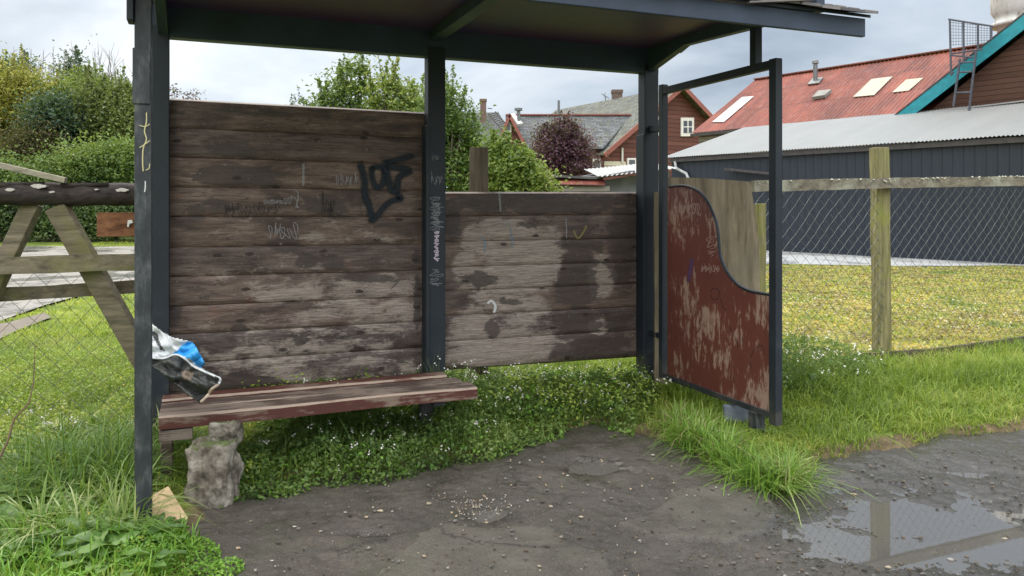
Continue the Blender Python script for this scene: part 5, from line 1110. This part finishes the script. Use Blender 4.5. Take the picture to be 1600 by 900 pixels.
# leafy weeds under and behind the bench
def canopy(P):
    s = sd(P) + (vnoise(P, 4.5, 63) - .5) * .38; x = P[:,0]; base = np.clip((s + .05) / .55, 0, 1) ** .8 * (.05 + .72 * vnoise(P, 2.9, 60) ** 1.5) * np.clip((6.5 - P[:,1]) / .6, 0, 1)
    fd = np.clip((x + 1.72) / .5, 0, 1) * np.clip((1.02 - x) / .12 + (P[:,1] - 5.5) * 3, 0, 1)
    return np.minimum(base, np.clip(1.5 - .228 * P[:,1] + (vnoise(P, 6, 64) - .5) * .24, 0, 1)) * np.clip(fd, 0, 1)
def weeds(x0, x1, y0, y1, n, seed, hf, mat, size, name='ground_cover'):
    r = np.random.default_rng(seed); P = np.stack([r.uniform(x0, x1, n), r.uniform(y0, y1, n)], 1); h = hf(P); k = h > .02; P = P[k]; h = h[k]
    st_n = np.stack([vnoise(P, 22, seed), vnoise(P, 22, seed+1)], 1) - .5; z = h * (1 - .85 * r.random(len(P)) ** 1.7) * (.45 + .85 * vnoise(P, 9, seed + 2, 2))
    P3 = np.column_stack([P + st_n * .12 * (z[:,None] / .3), np.maximum(ground_h(P), -.01) + z]); o = build_leaves(name, P3, size, mat, up=.7, seed=seed, aspect=.62); tag(o, **STUFF); return P3, h
P3, h3 = weeds(-2.3, 1.5, 3.8, 6.6, 92000, 31, canopy, F_WEED, .028)
weeds(-2.3, 1.5, 3.8, 6.6, 9000, 33, lambda P: canopy(P) * np.where(P[:,0] < .1, .9, 1.3), F_CHICK, .030)
r = np.random.default_rng(5)
# stalks standing in the weeds
k = r.choice(len(P3), 3600); S = P3[k].copy(); S[:,2] = 0.02; o = blades('weed_stalks', S, np.maximum(h3[k] * 1.45, .06), .0035, F_WEED, lean=.35, seed=7, droop=.2); tag(o, **STUFF)
def canopy6(P): return np.where(P[:,1] > 4.95 + (P[:,0] + .2) * .25, np.clip(1.5 - .222 * P[:,1], 0, .45) * (.55 + .5 * vnoise(P, 5, 90)), 0) * (P[:,0] > -1.7) * (P[:,0] < 1.05)
weeds(-1.8, 1.1, 4.6, 6.9, 16000, 91, canopy6, F_LIME, .026)
def flowers(P, size, name, mat, seed):
    """each flower: four to five small petals around a centre"""
    r = np.random.default_rng(seed); V = []; T = []
    for p in P:
        s = size * r.uniform(.6, 1.3); nb_ = len(V); nrm = Vector((r.normal() * .5, -.4 + r.normal() * .4, 1)).normalized(); a = nrm.orthogonal().normalized(); b = nrm.cross(a); V.append(tuple(p)); 
        n = 5
        for i in range(n * 2):
            t = i * math.pi / n; q = (1.0 if i % 2 else .35) * s; V.append(tuple(Vector(p) + (a * math.cos(t) + b * math.sin(t)) * q + nrm * (q * .25)))
        for i in range(n * 2): T.append((nb_, nb_ + 1 + i, nb_ + 1 + (i + 1) % (n * 2)))
    o = np_mesh(name, np.array(V), tris=np.array(T), mat=mat); tag(o, **STUFF); return o
def spikes(P, n_, seed):     # several little flowers along each stalk
    r = np.random.default_rng(seed); out = []
    for p in P:
        for i in range(n_): out.append(p + np.array([r.normal() * .006, r.normal() * .006, i * .010 + r.normal() * .003]))
    return np.array(out)
top = h3 > .09; kk = r.choice(np.where(top)[0], 420); Fp = P3[kk].copy(); Fp[:,2] = ground_h(Fp[:,:2]) + h3[kk] * r.uniform(.75, 1.35, len(kk)); flowers(spikes(Fp, 3, 1), .0075, 'white_flowers', F_PETAL, 2)
# weeds beside the right frame and along the fence foot
def canopy2(P):
    c = [(1.95, 6.05, .60, .40, .44), (2.45, 6.30, .50, .35, .38), (2.9, 6.55, .35, .25, .22), (1.6, 5.95, .4, .3, .22), (3.35, 6.95, .22, .16, .2)]; h = np.zeros(len(P))
    for x, y, a, b, z in c: h = np.maximum(h, z * np.clip(1 - ((P[:,0]-x)/a)**2 - ((P[:,1]-y)/b)**2, 0, 1) ** .6)
    return h
P4, h4 = weeds(1.1, 3.8, 5.6, 7.3, 40000, 41, canopy2, F_WEED, .026)
kk = r.choice(len(P4), 90); Fp = P4[kk].copy(); Fp[:,2] = .03 + h4[kk] * r.uniform(.8, 1.35, len(kk)); flowers(spikes(Fp, 4, 3), .009, 'white_flowers', F_PETAL, 4)
k = r.choice(len(P4), 500); S = P4[k].copy(); S[:,2] = .02; o = blades('weed_stalks', S, h4[k] * 1.3 + .03, .005, F_WEED, lean=.35, seed=8, droop=.2); tag(o, **STUFF)
# chickweed in the foreground left of the asphalt, clover patches in the turf
def canopy3(P):
    c = [(-1.42, 3.18, .20, .26, .16), (-1.24, 3.05, .13, .17, .11), (-1.55, 3.20, .18, .20, .18), (-1.70, 2.92, .22, .2, .12), (-2.0, 3.12, .16, .12, .10), (-1.18, 3.16, .09, .09, .07)]; h = np.zeros(len(P))
    for x, y, a, b, z in c: h = np.maximum(h, z * .55 * np.clip(1 - ((P[:,0]-x)/a)**2 - ((P[:,1]-y)/b)**2, 0, 1) ** .5)
    return h
weeds(-2.6, -1.0, 2.6, 3.6, 20000, 51, canopy3, F_CHICK, .018)
r = np.random.default_rng(8); k = r.uniform([-2.9, 2.7], [-1.1, 3.5], (2600, 2)); k = np.column_stack([k, ground_h(k)]); k = k[veg(k[:,:2])]; o = blades('grass', k, .13, .007, F_CHICK, lean=.6, seed=15); tag(o, **STUFF)
def canopy4(P):
    v = vnoise(P, 1.7, 70); return np.clip((v - .44) * 1.1, 0, .13) * (sd(P) > .1) * (P[:,0] < -1.35 + (P[:,1] > 4.5) * .2) * (P[:,1] < 8.2)
P5, h5 = weeds(-5.2, -1.3, 3.0, 8.2, 60000, 61, canopy4, F_GRASS, .024)
def canopy5(P):
    v = vnoise(P, 2.3, 74); return np.clip((v - .40) * 1.0, 0, .11) * (P[:,1] > 5.6) * (P[:,1] < 8.8) * (P[:,0] > -2.3) * (P[:,0] < 1.3)
P6, h6 = weeds(-2.3, 1.5, 5.8, 8.8, 40000, 71, canopy5, F_LIME, .026)
P = scatter(-1.5, 1.6, 5.9, 8.2, 16000, 19, veg, False); o = blades('grass', P, .12, .008, F_LIME, lean=.6, seed=12); tag(o, **STUFF)
pts = np.array([W(px, py, Y) for px, py, Y in [(92 + r.normal()*22, 676 + r.normal()*22, 4.9) for _ in range(26)] + [(45 + r.normal()*20, 665 + r.normal()*10, 5.2) for _ in range(8)] + [(100, 632, 5.4), (30, 720, 4.4), (20, 735, 4.3), (60, 640, 5.2)]])
pts[:,2] = np.clip(pts[:,2], .08, .25); flowers(spikes(pts, 4, 5), .009, 'white_flowers', F_PETAL, 6)
P = scatter(1.8, 12, 6.6, 12, 3200, 16, field_c); P = P[vnoise(P[:,:2], .7, 57) > .40]; P[:,2] += .07; flowers(P, .012, 'white_flowers', simple('pale_field_flowers', (.60, .57, .45), .7, .2), 7)
P = scatter(-5, -1.3, 3.4, 8, 60, 17, veg); P[:,2] += .09; flowers(P, .010, 'yellow_flowers', F_PETALY, 8)
P = scatter(-2.5, 1.2, 5.6, 8.5, 420, 18, veg); P[:,2] += .16; flowers(P, .011, 'white_flowers', F_PETAL, 9)
# broad leaved plants
def rosette(cx, cy, R_, n, seed, H=.10):
    r = random.Random(seed); mb = MB()
    for i in range(n):
        a = i * 2.4 + r.uniform(-.3, .3); L = R_ * r.uniform(.7, 1.15); wd = L * r.uniform(.28, .40); d = Vector((math.cos(a), math.sin(a), 0)); s = Vector((-d.y, d.x, 0)); b = len(mb.v); el = r.uniform(.35, 1.0); V = []; nS = 7
        for k in range(nS + 1):
            t = k / nS; w_ = wd * (math.sin(math.pi * min(t * .93 + .07, 1)) ** .8) * .5 + .001; c = Vector((cx, cy, .05)) + d * (L * t * math.cos(el * (1 - t * .7))) + Vector((0, 0, 1)) * (L * (math.sin(el) * t - .55 * t * t * el)); ru = math.sin(k * 2.3 + i) * .008
            V += [c - s * w_ + Vector((0, 0, .012 + ru)), c, c + s * w_ + Vector((0, 0, .012 - ru))]
        fs = []
        for k in range(nS): fs += [(3*k, 3*k+1, 3*k+4, 3*k+3), (3*k+1, 3*k+2, 3*k+5, 3*k+4)]
        mb.add(V, fs)
    return mb
for i, (px, py, s, n) in enumerate(((60, 800, .17, 10), (95, 815, .15, 9), (150, 865, .17, 12), (195, 880, .18, 13), (110, 880, .14, 11), (25, 845, .15, 10), (230, 862, .13, 10), (35, 890, .14, 9), (160, 905, .15, 12), (215, 915, .14, 10))):
    g = G(px, py); o = rosette(g.x, g.y, s * 1.25, n + 3, i).build('broadleaf_plant', F_DOCK, smooth=True)
    where = ('left edge of the long grass', 'middle of the long grass left of the post', 'bright chickweed left of the post', 'foot of the front shelter post', 'bottom left corner, behind the lowest plants', 'left picture edge below the wire fence', 'right beside the front shelter post', 'bottom left corner of the photo', 'bottom edge of the photo left of the chickweed', 'bottom edge of the photo below the front post')[i]
    tag(o, 'low broad-leaved plant at the ' + where, 'plant', 'broad-leaved plants in the left foreground')
# dry curved bramble stem
o = MB().tube([W(*p) for p in ((-10, 735, 3.9), (12, 690, 3.95), (22, 655, 4.0), (45, 630, 4.05), (52, 600, 4.1), (55, 540, 4.15))], [.006, .005, .005, .004, .003, .002], 6).build('bramble_stem', simple('brown_stem', (.13, .08, .05))); tag(o, 'thin brown bare stem arching up beside the left wire fence', 'stem')

# ---- litter, chips and grit on the asphalt
def chips(name, spots, mats, seed, zf=None):
    r = random.Random(seed); mb = MB()
    for (px, py, s) in spots:
        g = G(px, py); P_ = np.array([[g.x, g.y]]); z = float(asphalt_h(P_)[0]) + .003; k = r.randint(4, 6); a0 = r.random() * 6; top_ = []
        for i in range(k): a = a0 + i * 2 * math.pi / k; q = s * r.uniform(.6, 1.3); top_.append(Vector((g.x + math.cos(a) * q * 1.3, g.y + math.sin(a) * q, z + r.uniform(0, .003))))
        mb.prism(top_, (0, 0, r.uniform(.002, .006)), r.randrange(len(mats)))
    o = mb.build(name, mats); tag(o, **STUFF); return o
r = random.Random(44)
M_CH = [simple('pale_chip', (.34, .29, .21)), simple('tan_chip', (.42, .31, .20)), simple('grey_chip', (.30, .28, .26)), simple('white_petal_litter', (.44, .41, .36))]
sp = [(r.uniform(360, 1250), r.uniform(760, 900), r.choice((.002, .002, .003, .004, .006))) for _ in range(60)] + [(r.gauss(752, 26), r.gauss(790, 9), r.choice((.002, .003, .004))) for _ in range(90)] + [(r.uniform(780, 1150), r.uniform(715, 790), .004) for _ in range(40)]
sp += [(595, 801, .013), (670, 788, .009), (760, 815, .008), (727, 825, .007), (572, 812, .006), (1000, 848, .006), (908, 812, .010), (860, 795, .008), (1335, 770, .012), (1484, 868, .012), (1570, 835, .010), (1388, 880, .012), (1020, 690 + 25, .010), (540, 803, .006), (460, 822, .007)]
sp = [s for s in sp if sd(np.array([[G(s[0], s[1]).x, G(s[0], s[1]).y]]))[0] < -.03]; chips('litter', sp, M_CH, 3)
r = random.Random(45); sp = [(r.uniform(330, 1600), 700 + 200 * r.random() ** .8, r.choice((.002, .002, .003, .003, .004, .005, .008))) for _ in range(700)]; sp = [s for s in sp if sd(np.array([[G(s[0], s[1]).x, G(s[0], s[1]).y]]))[0] < -.02]
sp += [s_ for s_ in [(r.uniform(1180, 1640), r.uniform(705, 900), r.choice((.003, .004, .005, .007, .009))) for _ in range(420)] if sd(np.array([[G(s_[0], s_[1]).x, G(s_[0], s_[1]).y]]))[0] < -.05]
chips('gravel', sp, [simple('dark_grit', (.05, .045, .038), .5), simple('grey_grit', (.14, .13, .12), .6), simple('brown_grit', (.11, .085, .06), .6)], 6)

# ================================================================== TREES AND BUSHES
def crown_points(blobs, n_clump, per, spread, seed, wisp=0):
    r = np.random.default_rng(seed); vol = np.array([b[3] * b[4] * b[5] for b in blobs]) ** .75; vol /= vol.sum(); C_ = []
    for b, v in zip(blobs, vol):
        m = max(2, int(n_clump * v)); d = r.normal(size=(m, 3)); d /= np.linalg.norm(d, axis=1)[:,None]; rad = r.uniform(.35, 1.06, m) ** .6
        C_.append(np.array(b[:3]) + d * rad[:,None] * np.array(b[3:6]))
    C_ = np.concatenate(C_); k = r.integers(0, len(C_), n_clump * per); sc = spread * (.5 + r.random(len(C_)))[k]
    P = C_[k] + r.normal(size=(len(k), 3)) * sc[:,None] * np.array([1, 1, .75]); return C_, P
def blob(px, py, rx, ry, Y, dy=None):
    c = W(px, py, Y); s = Y / F; return (c.x, c.y, c.z, rx * s, (dy if dy else (rx + ry) / 2 * s), ry * s)
def plant_tree(name, label, cat, blobs, mat, leaf, n_clump, per, spread, seed, group=None, barkcol=(.10, .08, .06), trunk_r=.06, shoots=0, shoot_len=.5, aspect=.5, upbias=.3, ground=True):
    bx = sum(b[0] * b[5] for b in blobs) / sum(b[5] for b in blobs); by = blobs[0][1]
    t = thing(name, (bx, by, 0), label, cat, group); C_, P = crown_points(blobs, n_clump, per, spread, seed); r = np.random.default_rng(seed + 1); zb = min(b[2] - b[5] for b in blobs)
    k = P[:,2] > .05; P = P[k]
    tops = []
    if shoots:
        hi = C_[np.argsort(-C_[:,2] + r.random(len(C_)) * (C_[:,2].max() - C_[:,2].min()) * .8)][:shoots]; 
        for c in hi:
            L = shoot_len * r.uniform(.4, 1.2); dv = np.array([r.normal() * .18, r.normal() * .18, 1.0]) * L; tops.append((c, dv)); m = max(6, int(per * .55)); tt = r.random(m)
            P = np.concatenate([P, c + tt[:,None] * dv + r.normal(size=(m, 3)) * leaf * .55 * (1.15 - tt[:,None])])
    build_leaves('crown', P, leaf, mat, parent=t, seed=seed, aspect=aspect, up=upbias)
    mb = MB(); base = Vector((bx, by, -.1)); fork = Vector((bx + r.normal()*.1, by, max(zb * .9, .35))); mb.tube([base, base.lerp(fork, .5) + Vector((.03, 0, 0)), fork], [trunk_r * 1.3, trunk_r, trunk_r * .85], 8)
    sel = C_[r.permutation(len(C_))[:min(len(C_), 46)]]
    for c in sel:
        c = Vector(c); mid = fork.lerp(c, .5) + Vector((r.normal() * .12, r.normal() * .12, .12)) * (c - fork).length * .4; mb.tube([fork, mid, c], [trunk_r * .5, trunk_r * .26, trunk_r * .10], 5, cap=False)
    for c, dv in tops: mb.tube([Vector(c), Vector(c + dv * .5), Vector(c + dv)], [trunk_r * .12, trunk_r * .08, trunk_r * .04], 4, cap=False)
    mb.build('trunk', simple('bark_' + name, barkcol, .85, .3, 5, .5), t, smooth=True); return t
FT_DARK = foliage('dark_tree_leaves', [(.038, .065, .032), (.075, .12, .048), (.13, .20, .07)], .45, .3, .5)
FT_MID = foliage('mid_tree_leaves', [(.045, .085, .028), (.095, .16, .042), (.17, .25, .06), (.25, .29, .08)], .45, .35, .5)
FT_LIGHT = foliage('light_tree_leaves', [(.08, .13, .035), (.155, .23, .055), (.26, .32, .08), (.34, .32, .11)], .45, .4, .6)
FT_YEL = foliage('yellow_bush_leaves', [(.19, .19, .04), (.34, .32, .065), (.48, .42, .12)], .5, .35, .2)
FT_OLIVE = foliage('olive_bush_leaves', [(.085, .11, .04), (.165, .195, .06), (.27, .29, .10)], .5, .35, .2)
FT_BLUE = foliage('blue_green_leaves', [(.030, .062, .042), (.052, .098, .062), (.085, .14, .08)], .5, .3, .2)
FT_BROWN = foliage('brown_bush_twigs', [(.06, .045, .025), (.11, .085, .045), (.12, .13, .045)], .6, .3, .2)
FT_PURPLE = foliage('purple_leaves', [(.045, .018, .036), (.10, .040, .070), (.16, .075, .10)], .5, .25, .6)
# trees behind the plank wall
G1 = 'leafy trees behind the plank wall'
plant_tree('evergreen_tree', 'tall dark green tree with feathery pointed top above the tall plank panel', 'tree', [blob(545, 130, 30, 42, 13.5), blob(535, 200, 62, 50, 13.5), blob(545, 280, 85, 60, 13.5), blob(512, 165, 18, 24, 13.5)], FT_MID, .075, 210, 70, .13, 81, G1, shoots=26, shoot_len=.45, trunk_r=.09)
plant_tree('laurel_tree', 'lighter green tree with upright shoots above the tall plank panel, right of the pointed tree', 'tree', [blob(600, 145, 22, 30, 13), blob(632, 150, 20, 36, 13), blob(612, 220, 58, 60, 13), blob(650, 190, 30, 40, 13)], FT_LIGHT, .075, 150, 66, .12, 82, G1, shoots=26, shoot_len=.55, trunk_r=.07)
plant_tree('leafy_tree', 'green tree right of the middle shelter post with pale shoots along its top', 'tree', [blob(690, 175, 26, 45, 12), blob(712, 215, 36, 60, 12), blob(718, 275, 48, 50, 12), blob(735, 215, 14, 24, 12), blob(660, 250, 40, 50, 12)], FT_MID, .07, 190, 66, .11, 83, G1, shoots=26, shoot_len=.42, trunk_r=.07)
plant_tree('leafy_bush', 'rounded yellow-green bush between the round post and the purple tree', 'bush', [blob(775, 272, 28, 34, 11), blob(800, 262, 30, 30, 11), blob(824, 284, 32, 28, 11), blob(850, 296, 16, 14, 11), blob(775, 235, 14, 22, 11)], FT_LIGHT, .07, 130, 60, .10, 84, None, shoots=14, shoot_len=.28, trunk_r=.05)
plant_tree('small_tree', 'thin leafy tree top just left of the pointed tree, above the tall panel', 'tree', [blob(478, 162, 9, 12, 15), blob(462, 168, 6, 14, 15), blob(490, 185, 20, 20, 15)], FT_DARK, .07, 22, 30, .07, 85, G1, shoots=5, shoot_len=.3, trunk_r=.04)
plant_tree('round_tree', 'small dark treetop just above the tall plank panel, right of the left post', 'tree', [blob(303, 150, 10, 7, 60), blob(303, 190, 24, 40, 60)], FT_PURPLE, .25, 36, 30, .3, 86, 'far dark treetops', trunk_r=.15)
plant_tree('round_tree', 'small dark treetop directly beside the left post above the plank panel', 'tree', [blob(268, 146, 9, 8, 60), blob(265, 190, 24, 40, 60)], FT_PURPLE, .25, 36, 30, .3, 87, 'far dark treetops', trunk_r=.15)
plant_tree('purple_tree', 'round dark purple tree in front of the red houses', 'tree', [blob(878, 222, 34, 34, 30), blob(860, 235, 26, 30, 30), blob(898, 240, 26, 28, 30), blob(880, 258, 44, 26, 30)], FT_PURPLE, .13, 260, 70, .20, 88, None, (.05, .03, .035), trunk_r=.12, shoots=24, shoot_len=.5)
# thicket beyond the road on the left
G2 = 'bushes of the thicket left'
bush = lambda label, blobs, mat, n, seed, leaf=.24, shoots=0, sl=1.2, name='bush', per=95, cat='bush': plant_tree(name, label, cat, blobs, mat, leaf * .72, int(n * 1.25), per, .42, seed, G2, shoots=shoots, shoot_len=sl, trunk_r=.12)
bush('tall yellow-green bush at the left picture edge', [blob(10, 170, 55, 60, 36), blob(45, 165, 40, 45, 36), blob(0, 240, 60, 50, 36)], FT_YEL, 230, 101, shoots=30)
bush('dark blue-green bush in the middle of the left thicket', [blob(100, 178, 34, 28, 34.5), blob(85, 205, 36, 30, 34.5)], FT_BLUE, 130, 102)
bush('yellow-olive bush with twiggy top right of the yellow one', [blob(105, 165, 36, 34, 37), blob(140, 158, 34, 32, 37), blob(120, 190, 40, 30, 37)], FT_LIGHT, 150, 103, shoots=24)
bush('olive bush behind the front shelter post', [blob(170, 178, 46, 44, 35.5), blob(205, 200, 40, 50, 35.5), blob(150, 205, 36, 34, 35.5)], FT_OLIVE, 210, 104, shoots=18)
bush('brown half-bare bush low in the left thicket', [blob(65, 228, 34, 28, 33.5), blob(25, 250, 34, 30, 33.5)], FT_BROWN, 120, 105, leaf=.16)
bush('bright green low bush left of the front shelter post', [blob(150, 262, 44, 26, 31.5), blob(195, 258, 40, 30, 31.5), blob(110, 268, 34, 22, 31.5), blob(235, 262, 40, 34, 31.5)], FT_MID, 230, 106, leaf=.20)
bush('green low bush above the loose plank', [blob(60, 285, 44, 22, 31), blob(10, 285, 40, 24, 31), blob(-40, 275, 40, 30, 31)], FT_MID, 150, 107, leaf=.20)
bush('dark hedge below the log, near the road', [blob(30, 335, 70, 26, 31), blob(130, 335, 70, 28, 31), blob(210, 335, 60, 28, 31), blob(-50, 335, 50, 28, 31)], FT_DARK, 260, 108, leaf=.20, name='hedge', cat='hedge')
bush('tall dark pine tops at the left picture edge above the yellow bush', [blob(-5, 105, 16, 14, 44), blob(35, 105, 16, 13, 44), blob(15, 150, 40, 40, 44)], FT_DARK, 70, 109, name='pine_tree', shoots=12, sl=.8, cat='tree')
bush('slender dark conifer tip sticking out above the left thicket', [blob(115, 105, 9, 18, 42), blob(115, 140, 20, 28, 42), blob(115, 180, 30, 30, 42)], FT_BLUE, 56, 110, name='conifer', shoots=10, sl=.8, cat='tree')
bush('dark tree crown touching the front shelter post above the olive bush', [blob(172, 150, 16, 18, 40), blob(200, 160, 14, 20, 40), blob(190, 190, 30, 30, 40)], FT_DARK, 60, 111, name='leafy_tree', shoots=8, sl=.8, cat='tree')
# bare shoots above the thicket
r = random.Random(77); tw = thing('bare_saplings', W(110, 200, 38), 'thin bare shoots sticking up above the left thicket', 'saplings'); tw.location.z = 0
mb = MB()
for i in range(60):
    x = r.uniform(20, 212); b = W(x, 200, 38); t_ = W(x + r.uniform(-9, 9), r.uniform(72, 128), 38); m_ = b.lerp(t_, .55) + Vector((r.uniform(-.2, .2), 0, 0)); mb.tube([b, m_, t_], [.035, .022, .008], 4, cap=False)
    for k in range(3): q = b.lerp(t_, r.uniform(.5, .9)); mb.tube([q, q + Vector((r.uniform(-.5, .5), 0, r.uniform(.3, .8)))], [.014, .006], 3, cap=False)
mb.build('twigs', simple('pale_twigs', (.16, .14, .12)), tw)
